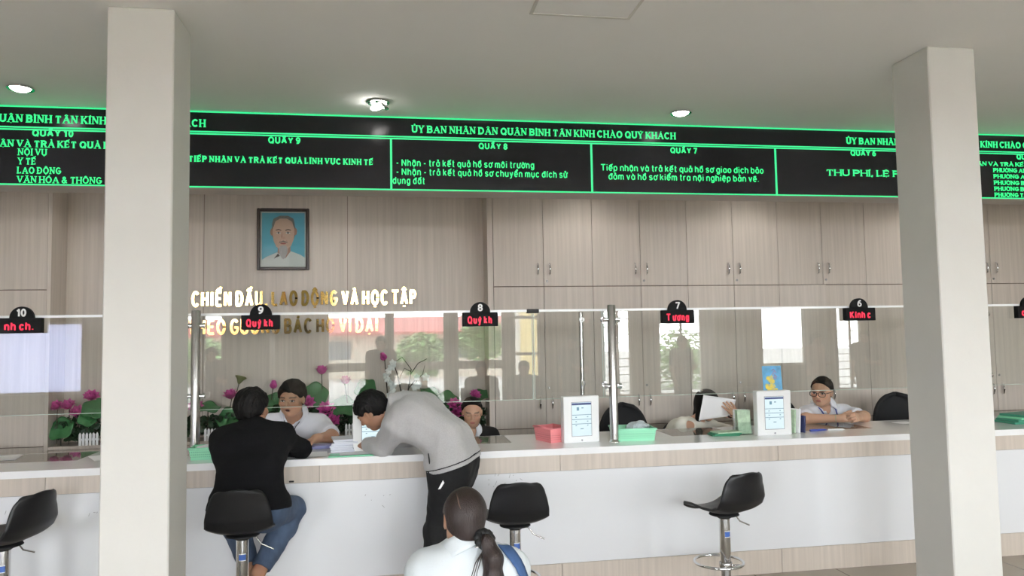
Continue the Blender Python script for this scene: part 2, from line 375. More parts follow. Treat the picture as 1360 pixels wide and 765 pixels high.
# outside: yard, a low building with a red tiled roof, trees
struct('ground',MB().box(-40,-60,-.4,40,YR-.2,-.1),mat('yard_concrete',srgb(226,224,220),.9))
bd=empty('low_building',(0,-26,0),0,'low pale building with a long red roof, mirrored in the glass screens','building')
MB().box(-26,-6,-.1,5,0,1.74).build('wall',mat('outside_wall',srgb(226,220,205),.9),bd)
ROOFM=mat('red_roof',srgb(130,64,60),.7,vary=.12,vscale=(2,2,2))
rf=MB(); rf.prism([(-27,1.70),(6,1.70),(6,1.80),(-27,1.80)],-.0,.9,ROOFM)
rf.add([(-27,.9,1.78),(6,.9,1.78),(6,-3,2.5),(-27,-3,2.5)],[(0,1,2,3)],ROOFM); rf.build('roof',None,bd)
for k in range(6): MB().box(-23+k*5,-.05,.7,-21.6+k*5,.03,1.45).build('window',mat('dark_window',srgb(70,78,84),.2),bd)
LEAFO=mat('tree_leaves',srgb(92,124,70),.6,vary=.35,vscale=(3,3,3))
TRUNK=mat('bark',srgb(95,80,66),.9)
def outdoor_tree(loc,r,h,seed,label):
    t=empty('garden_tree',loc,0,label,'tree','trees mirrored in the glass screens'); rg=random.Random(seed)
    MB().tube([(0,0,0),(.05,0,h*.5),(0,.05,h)],[.12,.09,.05],8).build('trunk',TRUNK,t)
    m=MB()
    for k in range(2200):
        a=rg.uniform(0,6.28); u=rg.uniform(-1,1); q=rg.random()**.4
        p=Vector((math.cos(a)*math.sqrt(1-u*u)*r*q,math.sin(a)*math.sqrt(1-u*u)*r*q,h+u*r*.8*q))
        M=Matrix.Translation(p)@Matrix.Rotation(rg.uniform(0,6.28),4,'Z')@Matrix.Rotation(rg.uniform(-.9,.9),4,'X')
        s=rg.uniform(.06,.12); m.add([(-s,0,0),(0,-s*.5,0),(s,0,.03),(0,s*.5,0)],[(0,1,2,3)],None,False,M)
    m.build('foliage',LEAFO,t)
outdoor_tree((.95,-17,-.1),.85,1.15,1,'round green tree mirrored in the glass left of number 8')
outdoor_tree((2.8,-17.5,-.1),.85,1.55,2,'taller green tree mirrored in the glass under number 8')
outdoor_tree((-5.3,-17,-.1),.95,1.05,3,'green tree mirrored in the glass beside the cream column')
outdoor_tree((9.0,-17,-.1),1.2,.85,4,'green tree mirrored in the glass under number 7')
YW=mat('yellow_wall',srgb(214,196,140),.8)
yw=struct('yard_wall',MB().box(3.42,-14.6,-.1,5.4,-14.4,2.5),YW); MB().box(3.28,-14.62,-.1,3.44,-14.38,2.5).build('white_pier',ALUW,yw)
# ---------------------------------------------------------------- columns
struct('column',MB().box(-1.275,-1.219,0,-.984,-.92,H,bev=.006),PAINT)
struct('column',MB().box(2.9136,-1.231,0,3.2046,-.930,H,bev=.006),PAINT)
# ---------------------------------------------------------------- ceiling fittings
def downlight(loc,label,tilt=0,power=1.0):
    d=empty('downlight',loc,0,label,'ceiling light','round downlights by the sign board')
    MB().lathe([(.052,-.0005),(.070,-.004),(.076,-.010),(.071,-.013),(.062,-.011),(.056,-.002)],32).build('trim_ring',CHROME,d)
    M=Matrix.Translation((0,0,-.024 if tilt else 0))@Matrix.Rotation(tilt,4,'Y')
    MB().lathe([(.056,-.002),(.052,-.012),(.036,-.021),(.0,-.025)],32,None,M).build('lamp',mat('lamp_glow',(1,1,1,1),.5,emit=(1,.97,.92,1),estr=22),d)
    if tilt: MB().lathe([(.055,-.004),(.05,-.014),(.03,-.016)],24,None,Matrix.Translation((.026,0,-.016))@Matrix.Rotation(-tilt*1.3,4,'Y')).build('eyeball_shade',CHROME,d)
    l=bpy.data.lights.new('downlight_beam','SPOT'); l.energy=LAMP*4*power; l.spot_size=math.radians(125); l.spot_blend=.9; l.shadow_soft_size=.045; l.color=(1,.97,.92)
    lo=bpy.data.objects.new('downlight_beam',l); COL.objects.link(lo); lo.parent=d; lo.location=(0,0,-.02)
    return d
downlight((-2.197,.03,H),'bright round ceiling downlight left of the left column')
downlight((-.07,.08,H),'swivelled chrome downlight over the counter 9 sign, bulb tilted away',math.radians(-24))
downlight((2.026,.097,H),'bright round ceiling downlight above the counter 7 sign')
for x in (-2.3,-.4,1.75,3.3,5.2):
    downlight((x,1.35,H),'round ceiling downlight behind the sign board, lighting the cabinets',0,.9)
hm=empty('ceiling_hatch',(.92,-1.55,H),0,'square access hatch set flush in the ceiling','ceiling hatch')
MB().box(-.235,-.16,-.004,.235,.16,0).build('panel',CEIL,hm)
MB().box(-.25,-.175,-.006,.25,-.16,0).box(-.25,.16,-.006,.25,.175,0).box(-.25,-.16,-.006,-.235,.16,0).box(.235,-.16,-.006,.25,.16,0).build('frame',ALUW,hm)

# ---------------------------------------------------------------- the LED sign board
sb=empty('sign_board',(0,.4,2.6534),0,'long black LED board with green lettering, hung across the ceiling','sign')
BX0,BX1=-3.9,7.6; zb,zm,zt=0,.375,.526
MB().box(BX0,.012,-.0,BX1,.245,zt,bev=.004).build('housing',mat('board_grey',srgb(188,180,172),.5),sb)
MB().box(BX0,0,.002,BX1,.012,zt-.001).build('screen',SCREENB,sb)
def strip(x0,x1,z0,z1): MB().box(x0,-.004,z0,x1,.0,z1).build('border_line',GREENL,sb)
strip(BX0,BX1,zt-.013,zt-.003); strip(BX0,BX1,.002,.011)
strip(BX0,BX1,zm+.002,zm+.011); strip(BX0,BX1,zm-.013,zm-.004)
for k in range(-2,5): x=.013+1.4415*k; strip(x-.007,x+.007,.011,zm-.013)
ZB=2.6534
def led(s,x0,x1,base,cap,st=.15,thin=None,serif=False,gap=None):
    text_mb(s,x0,x1,base-ZB,cap,-.001,.003,st,thin,serif,gap=gap).build('lettering',GREENE,sb)
HDR='ỦY BAN NHÂN DÂN QUẬN BÌNH TÂN KÍNH CHÀO QUÝ KHÁCH'
for x0 in (.158-3.322,.158,3.492): led(HDR,x0,x0+1.945,3.066,.052,.19,.09,True)
led('QUẦY 10',-2.286,-2.04,2.976,.046,.2); led('QUẦY 9',-.812,-.601,2.966,.046,.2); led('QUẦY 8',.629,.835,2.96,.044,.2)
led('QUẦY 7',2.06,2.268,2.962,.044,.2); led('QUẦY 6',3.523,3.737,2.975,.044,.2); led('QUẦY 5',4.984,5.2,2.976,.044,.2)
led('TIẾP NHẬN VÀ TRẢ KẾT QUẢ LĨNH VỰC',-2.71,-1.58,2.904,.046,.2,.09,True)
led('NỘI VỤ',-2.368,-2.198,2.85,.044,.15,.09,True); led('Y TẾ',-2.367,-2.262,2.79,.044,.15,.09,True)
led('LAO ĐỘNG',-2.37,-2.11,2.73,.044,.15,.09,True); led('VĂN HÓA & THÔNG TIN',-2.369,-1.76,2.67,.044,.15,.09,True)
led('TIẾP NHẬN VÀ TRẢ KẾT QUẢ LĨNH VỰC KINH TẾ',-1.325,-.111,2.829,.042,.22,.11,True)
led('- Nhận - trả kết quả hồ sơ môi trường',.047,1.028,2.826,.05,.13); led('- Nhận - trả kết quả hồ sơ chuyển mục đích sử',.047,1.269,2.762,.05,.13); led('dụng đất',.022,.246,2.70,.05,.13)
led('Tiếp nhận và trả kết quả hồ sơ giao dịch bảo',1.524,2.794,2.82,.05,.13); led('đảm và hồ sơ kiểm tra nội nghiệp bản vẽ.',1.579,2.754,2.756,.05,.13)
led('THU PHÍ, LỆ PHÍ',3.312,4.02,2.815,.05,.2,.1,True)
led('TIẾP NHẬN VÀ TRẢ KẾT QUẢ HỒ SƠ LĨNH VỰC',4.395,5.72,2.918,.034,.22,.11,True)
for t,w,z in (('PHƯỜNG AN LẠC',.42,2.868),('PHƯỜNG AN LẠC A',.5,2.818),('PHƯỜNG BÌNH TRỊ',.47,2.767),('PHƯỜNG BÌNH HƯNG',.52,2.718),('PHƯỜNG TÂN TẠO',.46,2.669)): led(t,4.765,4.765+w,z,.034,.2,.12,True)

# ---------------------------------------------------------------- service counter
ct=empty('service_counter',(0,0,0),0,'long service counter, white quartz top over white and wood laminate front','counter')
CX0,CX1=-6.6,9.6
INS=[(-2.42,-1.94),(.40,.815),(1.97,2.44),(2.99,3.53)]
top=MB(); x=CX0
for a,b in INS:
    top.box(x,-.05,.858,a,.68,.9); top.box(a,-.05,.858,b,.29,.9); top.box(a,.66,.858,b,.68,.9); top.box(a,.29,.858,b,.66,.88); x=b
top.box(x,-.05,.858,CX1,.68,.9)
top.build('countertop',QUARTZ,ct)
for a,b in INS: MB().box(a+.002,.292,.88,b-.002,.658,.9005).build('glass_inset',DARKGL,ct)
fas=MB(); pl=MB(); x=CX0; joints=[-6.6,-5.1,-3.55,-2.0,-.44,1.085,2.61,4.14,5.7,7.2,9.6]
for a,b in zip(joints,joints[1:]):
    fas.box(a+.0015,0,.749,b-.0015,.02,.858); pl.box(a+.0015,0,.0,b-.0015,.02,.157)
fas.build('wood_band',LAMC,ct); pl.build('plinth',LAMC,ct)
MB().box(CX0,.001,.159,CX1,.02,.747).build('white_panel',WHITE,ct)
bk=MB().box(CX0,.02,.02,CX1,.04,.858); 
for x in joints: bk.box(max(CX0,x-.015),.04,0,min(CX1,x+.015),.64,.857)
bk.build('carcass',GAP,ct)
sc=MB(); rs=random.Random(5)
for (cx,cz,n,s) in ((.72,.70,14,.11),(-.1,.62,5,.1),(-1.72,.62,4,.05),(-2.32,.69,6,.16)):
    for k in range(n):
        a=cx+rs.uniform(-s,s); z=cz+rs.uniform(-s*.35,s*.35); L=rs.uniform(.008,.03); q=rs.uniform(-.6,1.2)
        sc.tube([(a,-.0003,z),(a+L*math.cos(q)*.6,-.0003,z+L*math.sin(q))],.0011,4)
sc.build('scuff_mark',mat('scuff',srgb(128,126,124),.8),ct)
ys=MB(); 
for k in range(9):
    a=-2.44+rs.uniform(-.07,.09); z=.655+rs.uniform(-.025,.03); r=rs.uniform(.008,.02)
    ys.prism([(a+r*math.cos(t)*rs.uniform(.8,1.6),z+r*math.sin(t)*rs.uniform(.5,1)) for t in [i*.785 for i in range(8)]],.0004,.001)
ys.build('yellow_stain',mat('yellow_stain',srgb(222,196,120),.8),ct)
MB().box(-.62,-.012,.757,-.592,0,.765).build('black_clip',BLACKM,ct)

# ---------------------------------------------------------------- glass screens on the counter, with posts
GY=.35
def screen(x0,x1,label):
    g=MB().box(x0,GY-.004,1.185,x1,GY+.004,1.80).build('glass_screen',GLASS); tag(g,label,'glass screen','glass screens along the counter')
    MB().box(x0,GY-.007,1.795,x1,GY+.007,1.811).build('polished_edge',mat('polished_edge',srgb(246,248,248),.3,spec=.8),g)
    MB().box(x0,GY-.0045,1.183,x1,GY+.0045,1.1862).build('polished_edge',mat('glass_edge_green',srgb(190,205,195),.2,spec=.6),g)
    for x in (x0+.004,x1-.004): MB().box(x-.002,GY-.0045,1.186,x+.002,GY+.0045,1.797).build('polished_edge',MATS['glass_edge_green'],g)
    return g
screen(-4.0,-1.315,'glass screen under number 10, left of the cream column')
screen(-1.31,.985,'glass screen in front of the flowers, under numbers 9 and 8')
screen(.99,1.492,'narrow glass screen between the black clip and the steel post')
screen(1.496,4.22,'wide glass screen under numbers 7 and 6')
screen(4.225,7.0,'glass screen right of the right column')
cl=MB().box(.945,GY-.02,1.786,1.03,GY+.02,1.815,bev=.003).build('glass_clip',BLACKM); tag(cl,'small black clip joining two glass sheets at their top edge','clip')
def post(x,y,label):
    p=empty('steel_post',(x,y,.9),0,label,'post','steel posts holding the glass')
    MB().lathe([(.0,.93),(.026,.93),(.029,.925),(.029,.02)],28).build('tube',STEEL,p)
    MB().lathe([(.029,.02),(.032,.012),(.042,.006),(.044,0),(0,0)],28).build('base_flange',CHROME,p)
    for z in (.378,.83):
        c=MB(); 
        for s in (-1,1):
            c.tube([(s*.026,.0,z),(s*.045,.0,z)],.014,16); c.tube([(s*.045,0,z),(s*.058,.0,z)],.019,16)
        c.tube([(0,.02,z),(0,GY-y-.006,z)],.008,12); c.tube([(0,GY-y-.012,z),(0,GY-y-.004,z)],.02,16)
        c.build('clamp',CHROME,p)
    return p
post(1.494,.13,'steel tube post on the counter between the white tablet stand and green basket')
post(-1.24,.285,'steel tube post on the counter, right against the left column in view')
post(4.35,.13,'steel tube post behind the right column')

sr_=empty('steel_bar',(1.343,GY+.03,1.195),0,'thin steel bar clamped upright behind the glass, left of the steel post','bar')
MB().tube([(0,0,0),(0,0,.595)],.0155,16).build('tube',STEEL,sr_)
for z in (.09,.54): MB().tube([(0,-.024,z),(0,0,z)],.011,12).tube([(0,-.026,z),(0,-.021,z)],.019,16).build('clamp',CHROME,sr_)
# ---------------------------------------------------------------- number displays on the glass
def display(x,num,txt,label):
    d=empty('number_display',(x,.325,1.745),0,label,'number display','counter number displays on the glass')
    MB().box(-.122,-.025,-.046,.122,.018,.05,bev=.003).build('case',BLACKS,d)
    n=20; MB().prism([(.07*math.cos(math.pi*k/n),.05+.072*math.sin(math.pi*k/n)) for k in range(n+1)],-.012,.012).build('dome_plate',BLACKS,d)
    w=.034 if len(num)==1 else .056
    text_mb(num,-w/2,w/2,.058,.05,-.0125,.002,.2,gap=.25).build('number',WHITEI,d)
    L=.168 if len(txt)>4 else .13
    x0=-.09
    text_mb(txt,x0,x0+L,-.028,.052,-.0255,.002,.16).build('red_lettering',REDE,d)
    MB().box(-.03,.011,.0675,.03,.05,.075).box(-.03,.034,.03,.03,.05,.0675).build('glass_bracket',BLACKM,d)
    return d
display(-2.288,'10','nh ch.','black number display reading 10 with red running text')
display(-.843,'9','Quý kh','black number display reading 9 with red running text')
display(.613,'8','Quý kh','black number display reading 8 with red running text')
display(2.045,'7','T ương','black number display reading 7 with red running text')
display(3.482,'6','Kính c','black number display reading 6 with red running text')
display(4.945,'5','chào q','black number display cut by the picture edge right of the column')

# ---------------------------------------------------------------- cabinets
CY=1.8; DW=.4575
def door_handle(x,z,par):
    MB().tube([(x,-.0,z+.055),(x,-.022,z+.045),(x,-.030,z),(x,-.022,z-.045),(x,0,z-.055)],[.004,.006,.0085,.006,.004],10,CHROME).build('handle',None,par)
def cabinet(x0,label,ajar=False,locks=(1,1)):
    c=empty('wall_cabinet',(x0,CY,0),0,label,'cabinet','wood laminate wall cabinets'); W=2*DW
    MB().box(.002,.02,0,W-.002,.295,H-.005).build('body',GAP,c)
    for z0,z1,kind in ((.1,.795,'low'),(.803,2.062,'mid'),(2.07,H-.01,'top')):
        for s in (0,1):
            a=s*DW+.002; b=(s+1)*DW-.002
            hx=DW-.055 if s==0 else DW+.055
            M=None
            if ajar and kind=='mid' and s==0:
                d=MB().box(0,0,z0,b-a,.018,z1).build('door',LAM,c,(a,0,0),(0,0,math.radians(-7)))
                hx-=a
            else:
                d=MB().box(a,0,z0,b,.018,z1).build('door',LAM,c)
            if kind=='top': hz=2.225
            elif kind=='mid': hz=1.02
            else: hz=.7
            if kind!='low': door_handle(hx,hz,d)
            if s==1 and kind!='low':
                zz=2.115 if kind=='top' else 1.155
                MB().tube([(DW+.03,-.004,zz),(DW+.03,.002,zz)],.011,14).build('lock',mat('lock_steel',(.3,.29,.28,1),.35,1),d)
    MB().box(.002,.015,.0,W-.002,.02,.098).build('kickboard',LAM,c)
    return c
labs=['cabinet behind the clerk in black, nearest the flower niche','cabinet behind the steel post','cabinet behind the woman holding the paper','cabinet behind the woman in glasses','cabinet mostly hidden by the right column','cabinet at the far right, beyond the right column','cabinet past the picture edge at right']
for k,l in enumerate(labs): cabinet(.915+k*2*DW,'tall wood laminate '+l,ajar=(k==3))
cabinet(-2.764-2*DW,'tall wood laminate cabinet left of the flower niche')
cabinet(-2.764-4*DW-.004,'tall wood laminate cabinet at the far left edge')
struct('trim_2',MB().box(.862,CY,0,.912,YBK,H),LAM)
struct('trim_3',MB().box(-2.764,CY,0,-2.735,YBK,H),LAM)
lc=empty('low_cabinet',(-2.73,CY,0),0,'low wood laminate ledge cabinet carrying the flower bed','cabinet')
MB().box(.0,.02,0,3.588,.298,.77).build('body',GAP,lc); MB().box(0,-.005,.77,3.588,.298,.795).build('ledge',LAM,lc)
for k in range(7): MB().box(k*.5126+.002,0,.1,(k+1)*.5126-.002,.018,.765).build('door',LAM,lc)
# ---------------------------------------------------------------- gold slogan
g1=text_mb('CHIẾN ĐẤU, LAO ĐỘNG VÀ HỌC TẬP',-1.715,.235,1.924,.14,YBK-.012,.012,.165,gap=.265).build('slogan_lettering',GOLD)
tag(g1,'upper line of raised gold capitals on the wall under the portrait','wall lettering')
g2=text_mb('THEO GƯƠNG BÁC HỒ VĨ ĐẠI',-1.745,-.11,1.678,.138,YBK-.012,.012,.165,gap=.265).build('slogan_lettering',GOLD)
tag(g2,'lower line of raised gold capitals on the wall, seen through the glass','wall lettering')
# ---------------------------------------------------------------- framed portrait
pf=empty('framed_portrait',(-.9415,YBK,2.524),0,'dark framed portrait of an elderly man with a white goatee on sky blue','picture')
FRM=mat('dark_frame',srgb(46,33,27),.3,spec=.6)
fr=MB()
for a in ((-.2255,-.278,-.1975,.278),(.1975,-.278,.2255,.278)): fr.box(a[0],-.032,a[1],a[2],-.002,a[3],None,None,.006)
fr.box(-.2,-.0315,-.278,.2,-.002,-.25,None,None,.006); fr.box(-.2,-.0315,.25,.2,-.002,.278,None,None,.006)
fr.build('frame',FRM,pf)
MB().box(-.2,-.012,-.253,.2,-.004,.253).build('mount',mat('mount_card',srgb(214,216,212),.6),pf)
pic=MB(); PB=mat('portrait_blue',srgb(92,178,204),.5,vary=.06,vscale=(4,4,4)); SK=mat('portrait_skin',srgb(214,178,158),.6,vary=.05,vscale=(12,12,12)); SK2=mat('portrait_skin_deep',srgb(176,132,114),.6)
SH=mat('portrait_shirt',srgb(218,222,220),.6); GH=mat('portrait_grey_hair',srgb(122,116,112),.6,vary=.2,vscale=(80,80,20)); DK=mat('portrait_dark',srgb(58,44,40),.6)
lay=[-.0122]
def flat(poly,m): lay[0]-=.0004; pic.prism(poly,lay[0],-.012,m)
def ell2(cx,cz,rx,rz,n=28,a0=0,a1=360): return [(cx+rx*math.cos(math.radians(a0+(a1-a0)*k/n)),cz+rz*math.sin(math.radians(a0+(a1-a0)*k/n))) for k in range(n if a1-a0==360 else n+1)]
flat([(-.185,-.238),(.185,-.238),(.185,.238),(-.185,.238)],PB)
flat([(-.185,-.238),(-.185,-.185),(-.15,-.16),(-.06,-.12),(.06,-.105),(.15,-.14),(.185,-.165),(.185,-.238)],SH)
flat([(-.05,-.12),(-.045,-.03),(.06,-.03),(.062,-.11),(.02,-.17)],SK2)
flat(ell2(.002,.075,.105,.13),GH)
flat(ell2(-.098,.065,.016,.032),SK2); flat(ell2(.104,.07,.015,.032),SK2)
flat([(-.088,.12),(-.092,.06),(-.085,-.01),(-.062,-.065),(-.03,-.092),(.03,-.092),(.066,-.06),(.09,0),(.096,.06),(.092,.12),(.075,.165),(.03,.187),(-.03,.187),(-.07,.165)],SK)
flat([(-.03,.187),(-.07,.16),(-.085,.11),(-.1,.13),(-.085,.185),(-.03,.213),(.04,.213),(.088,.185),(.1,.13),(.09,.11),(.076,.16),(.03,.187)],GH)
for s in (-1,1):
    flat([(s*.018,.083),(s*.04,.093),(s*.066,.085),(s*.066,.078),(s*.04,.084),(s*.018,.075)],DK)
    flat(ell2(s*.041,.056,.019,.0075,16),SH); flat(ell2(s*.041,.056,.0075,.0075,12),DK)
    flat([(s*.02,.064),(s*.041,.068),(s*.064,.06),(s*.041,.063)],DK)
    flat([(s*.022,.0),(s*.034,-.022),(s*.038,-.045),(s*.030,-.02)],SK2)
flat([(-.01,.07),(-.02,.01),(0,.0),(.02,.01),(.008,.004),(-.008,.004)],SK2)
flat(ell2(0,.012,.019,.011,16),mat('portrait_nose',srgb(206,164,144),.6))
flat([(-.034,-.026),(0,-.012),(.034,-.026),(.036,-.034),(0,-.024),(-.036,-.034)],GH)
flat(ell2(0,-.038,.025,.007,16),mat('portrait_lip',srgb(166,96,88),.6))
flat([(-.03,-.062),(-.038,-.1),(-.028,-.14),(-.012,-.172),(.004,-.18),(.02,-.16),(.034,-.12),(.036,-.085),(.026,-.06),(0,-.054)],mat('portrait_beard',srgb(178,176,176),.7,vary=.15,vscale=(90,90,20)))
flat([(-.08,-.175),(-.045,-.128),(-.03,-.15),(-.058,-.16)],DK)
pic.build('picture_print',None,pf)
MB().box(-.197,-.0225,-.25,.197,-.0205,.25).build('glass_front',PANE,pf)

# ---------------------------------------------------------------- tablet stands
SCRN=mat('tablet_screen',(0,0,0,1),.2,emit=(.78,.95,1.0,1),estr=.95); SCRB=mat('tablet_header',(0,0,0,1),.2,emit=(.05,.08,.28,1),estr=.7)
SCRL=mat('tablet_line',(0,0,0,1),.2,emit=(.25,.5,.68,1),estr=.6); BEZ=mat('tablet_bezel',srgb(150,150,158),.3)
def kiosk(x,y,rz,label,w=.258,h=.312):
    k=empty('tablet_stand',(x,y,.9),rz,label,'tablet stand','white rating tablet stands')
    MB().box(-w/2,-.03,0,w/2,.03,h,None,None,.004).build('housing',WHITEP,k)
    MB().box(-w*.32,.03,0,w*.32,.11,.02,None,None,.004).build('foot',WHITEP,k)
    sw,sh=w*.54,h*.72; z0=h*.145
    MB().box(-sw/2-.004,-.0315,z0-.004,sw/2+.004,-.029,z0+sh+.004).build('bezel',BEZ,k)
    s=MB().box(-sw/2,-.0325,z0,sw/2,-.0315,z0+sh).build('screen',SCRN,k)
    d=MB(); d.box(-sw/2,-.0332,z0+sh*.925,sw/2,-.0325,z0+sh*.985); d.build('header_bar',SCRB,s)
    d=MB()
    for q in (.62,.485,.35): d.box(-sw/2,-.033,z0+sh*q,sw/2,-.0325,z0+sh*q+.0035)
    for q in (.55,.42,.3):
        for r in (-.3,.3): d.box(sw*r-.004,-.033,z0+sh*q,sw*r+.006,-.0325,z0+sh*q+.005)
    d.box(-.01,-.033,z0+sh*.2,.012,-.0325,z0+sh*.2+.005); d.box(-.035,-.033,z0+sh*.76,-.018,-.0325,z0+sh*.86); d.box(.0,-.033,z0+sh*.82,.014,-.0325,z0+sh*.85)
    d.build('screen_icons',SCRL,s)
    MB().tube([(0,-.0335,.016),(0,-.029,.016)],.006,14).build('button',BEZ,k)
    return k
kiosk(1.275,.20,math.radians(7),'white tablet stand between the pink basket and the steel post')
kiosk(2.667,.165,0,'white tablet stand beside the woman in glasses')
kiosk(-.115,.20,math.radians(-4),'white tablet stand half hidden behind the bending man')

# ---------------------------------------------------------------- baskets, papers and small things on the counter
def perforated(name,c1,c2):
    m=mat(name,c1,.45); nt=m.node_tree; b=nt.nodes['Principled BSDF']; tc=nt.nodes.new('ShaderNodeTexCoord'); sp=nt.nodes.new('ShaderNodeSeparateXYZ'); nt.links.new(tc.outputs['Object'],sp.inputs[0])
    def N(op,a,bv):
        n=nt.nodes.new('ShaderNodeMath'); n.operation=op
        for i,q in enumerate((a,bv)):
            if q is None: continue
            if isinstance(q,(int,float)): n.inputs[i].default_value=q
            else: nt.links.new(q,n.inputs[i])
        return n.outputs[0]
    hx=N('SINE',N('MULTIPLY',N('ADD',sp.outputs[0],sp.outputs[1]),520),None); hz=N('SINE',N('MULTIPLY',sp.outputs[2],420),None)
    t=N('MULTIPLY',N('GREATER_THAN',hx,.35),N('GREATER_THAN',hz,.2))
    band=N('MULTIPLY',N('GREATER_THAN',sp.outputs[2],.018),N('LESS_THAN',sp.outputs[2],.062)); t=N('MULTIPLY',t,band)
    mx=nt.nodes.new('ShaderNodeMix'); mx.data_type='RGBA'; nt.links.new(t,mx.inputs[0]); mx.inputs[6].default_value=c1; mx.inputs[7].default_value=c2
    nt.links.new(mx.outputs[2],b.inputs['Base Color']); return m
MINT=perforated('mint_plastic',srgb(152,222,186),srgb(96,160,128)); PINK=perforated('pink_plastic',srgb(222,134,138),srgb(166,88,92))
def basket(x,y,rz,w,d,h,m,label):
    k=empty('plastic_basket',(x,y,.9),rz,label,'basket'); t=.012
    b=MB(); 
    o0=[(-w/2+t,-d/2+t),(w/2-t,-d/2+t),(w/2-t,d/2-t),(-w/2+t,d/2-t)]; o1=[(-w/2,-d/2),(w/2,-d/2),(w/2,d/2),(-w/2,d/2)]; i0=[(p[0]*.955,p[1]*.955) for p in o0]; i1=[(p[0]*.965,p[1]*.965) for p in o1]
    v=[(p[0],p[1],0) for p in o0]+[(p[0],p[1],h) for p in o1]+[(p[0],p[1],h) for p in i1]+[(p[0],p[1],.004) for p in i0]
    f=[(0,3,2,1)]
    for k2 in range(4):
        n=(k2+1)%4; f+=[(k2,n,4+n,4+k2),(4+k2,4+n,8+n,8+k2),(8+k2,8+n,12+n,12+k2)]
    f.append((12,13,14,15)); b.add(v,f); b.build('tray',m,k)
    r=MB(); pts=[(p[0]*1.012,p[1]*1.012,h-.004) for p in o1]; 
    r.tube(pts,.006,8,closed=True); r.build('rim',m,k)
    return k
basket(1.655,.235,math.radians(-6),.285,.22,.085,MINT,'mint green plastic basket right of the steel post')
basket(1.10,.315,math.radians(20),.16,.22,.10,PINK,'pink plastic basket left of the white tablet stand')
basket(-1.105,.155,math.radians(2),.25,.15,.075,MINT,'mint green plastic basket beside the man in black, by the left column')
def sheet(x,y,z,w,d,rz,label,m=PAPER,cat='paper',name='paper_sheet',group=None,t=.0012,curl=.004):
    b=MB(); n=8
    b.grid(lambda u,v:((u-.5)*w,(v-.5)*d,t+curl*math.sin(u*3.1)*math.sin(v*2.2+.4)),n,n); b.grid(lambda u,v:((u-.5)*w,(v-.5)*d,0),n,n)
    o=b.build(name,m); o.location=(x,y,z); o.rotation_euler=(0,0,rz); return tag(o,label,cat,group)
sheet(-1.74,.40,.9,.30,.24,.5,'white paper sheet on the counter at the left edge of the cream column')
sheet(-2.47,.5,.901,.2,.22,.2,'white paper corner at the far left edge of the counter')
sheet(3.95,.5,.9,.15,.12,.15,'small white paper on the counter left of the right column')
sheet(-.52,.12,.9,.24,.2,.12,'white form lying in front of the clerk in the white shirt')
sheet(-1.10,.16,.968,.2,.11,.12,'white sheet lying in the mint basket by the left column',curl=.02)
FOLD=mat('green_folder',srgb(128,206,168),.4); FOLDD=mat('deep_green_folder',srgb(52,132,98),.4)
o=MB().box(-.14,-.06,0,.14,.06,.006,None,None,.002).build('document_folder',FOLD); o.location=(-.245,.035,.9); tag(o,'thin mint green folder on the counter under the bending man','folder')
sheet(-.22,.05,.907,.2,.1,.08,'white form on the green folder by the bending man')
rp=random.Random(3)
for k in range(6):
    o=MB().box(-.075,-.1,0,.075,.1,.013,None,None,.003).build('paper_stack',mat('stack_paper',srgb(216,218,228),.7,vary=.12,vscale=(2,2,240)))
    o.location=(-.30+rp.uniform(-.01,.01),.27+rp.uniform(-.012,.012),.9+k*.0135); o.rotation_euler=(0,0,rp.uniform(-.2,.2)); tag(o,'white bundle of papers in the pile beside the clerk in the white shirt','papers','paper bundles by counter 9')
for k in range(3):
    o=MB().box(-.12,-.05,0,.12,.05,.008,None,None,.002).build('document_folder',mat('violet_folder',srgb(150,152,196),.5)); o.location=(-.44+.02*k,.42-.01*k,.9+k*.0085); o.rotation_euler=(0,0,.15+.08*k); tag(o,'pale violet folder in front of the clerk in the white shirt','folder','violet folders by counter 9')
bb=empty('booklet',(-1.02,.345,.9),-.35,'blue and white booklet leaning up behind the left mint basket','booklet')
MB().box(-.06,-.006,0,.06,.006,.13,None,Matrix.Rotation(-.5,4,'X')).build('pages',PAPER,bb); MB().box(-.061,-.008,.085,.061,-.006,.131,None,Matrix.Rotation(-.5,4,'X')).build('blue_cover',mat('blue_print',srgb(60,120,180),.5),bb)
# leaflet rack
ACR=glass_mat('acrylic',(.93,.96,.95,1))
lr=empty('leaflet_rack',(2.49,.27,.9),-.1,'clear acrylic leaflet rack left of the second tablet stand','rack')
MB().box(-.055,-.06,0,.055,-.057,.09).box(-.055,.05,0,.055,.053,.17).box(-.055,-.06,0,.055,.053,.004).box(-.055,-.06,0,-.052,.053,.11).box(.052,-.06,0,.055,.053,.11).build('shell',ACR,lr)
LEAF=mat('green_leaflet',srgb(172,196,168),.5,vary=.25,vscale=(22,22,22))
for k,(dx,dy,tz,ti) in enumerate(((-.005,-.045,.0,.12),(.0,-.02,.05,.1),(.004,.01,-.04,.08),(.0,.035,.03,.05))):
    o=MB().box(-.047,-.003,0,.047,.003,.165).build('leaflet',LEAF if k<3 else PAPER); o.location=(2.49+dx,.27+dy,.906); o.rotation_euler=(-ti,0,-.1+tz); tag(o,'pale green leaflet standing in the clear acrylic rack','leaflet','leaflets in the acrylic rack')
for k in range(3):
    o=MB().box(-.10,-.055,0,.10,.055,.009,None,None,.002).build('leaflet_stack',FOLDD if k<2 else LEAF); o.location=(2.33+.012*k,.24,.9+k*.0095); o.rotation_euler=(0,0,.1*k-.1); tag(o,'flat green leaflet bundle left of the acrylic rack','leaflets','flat leaflet bundles by counter 7')
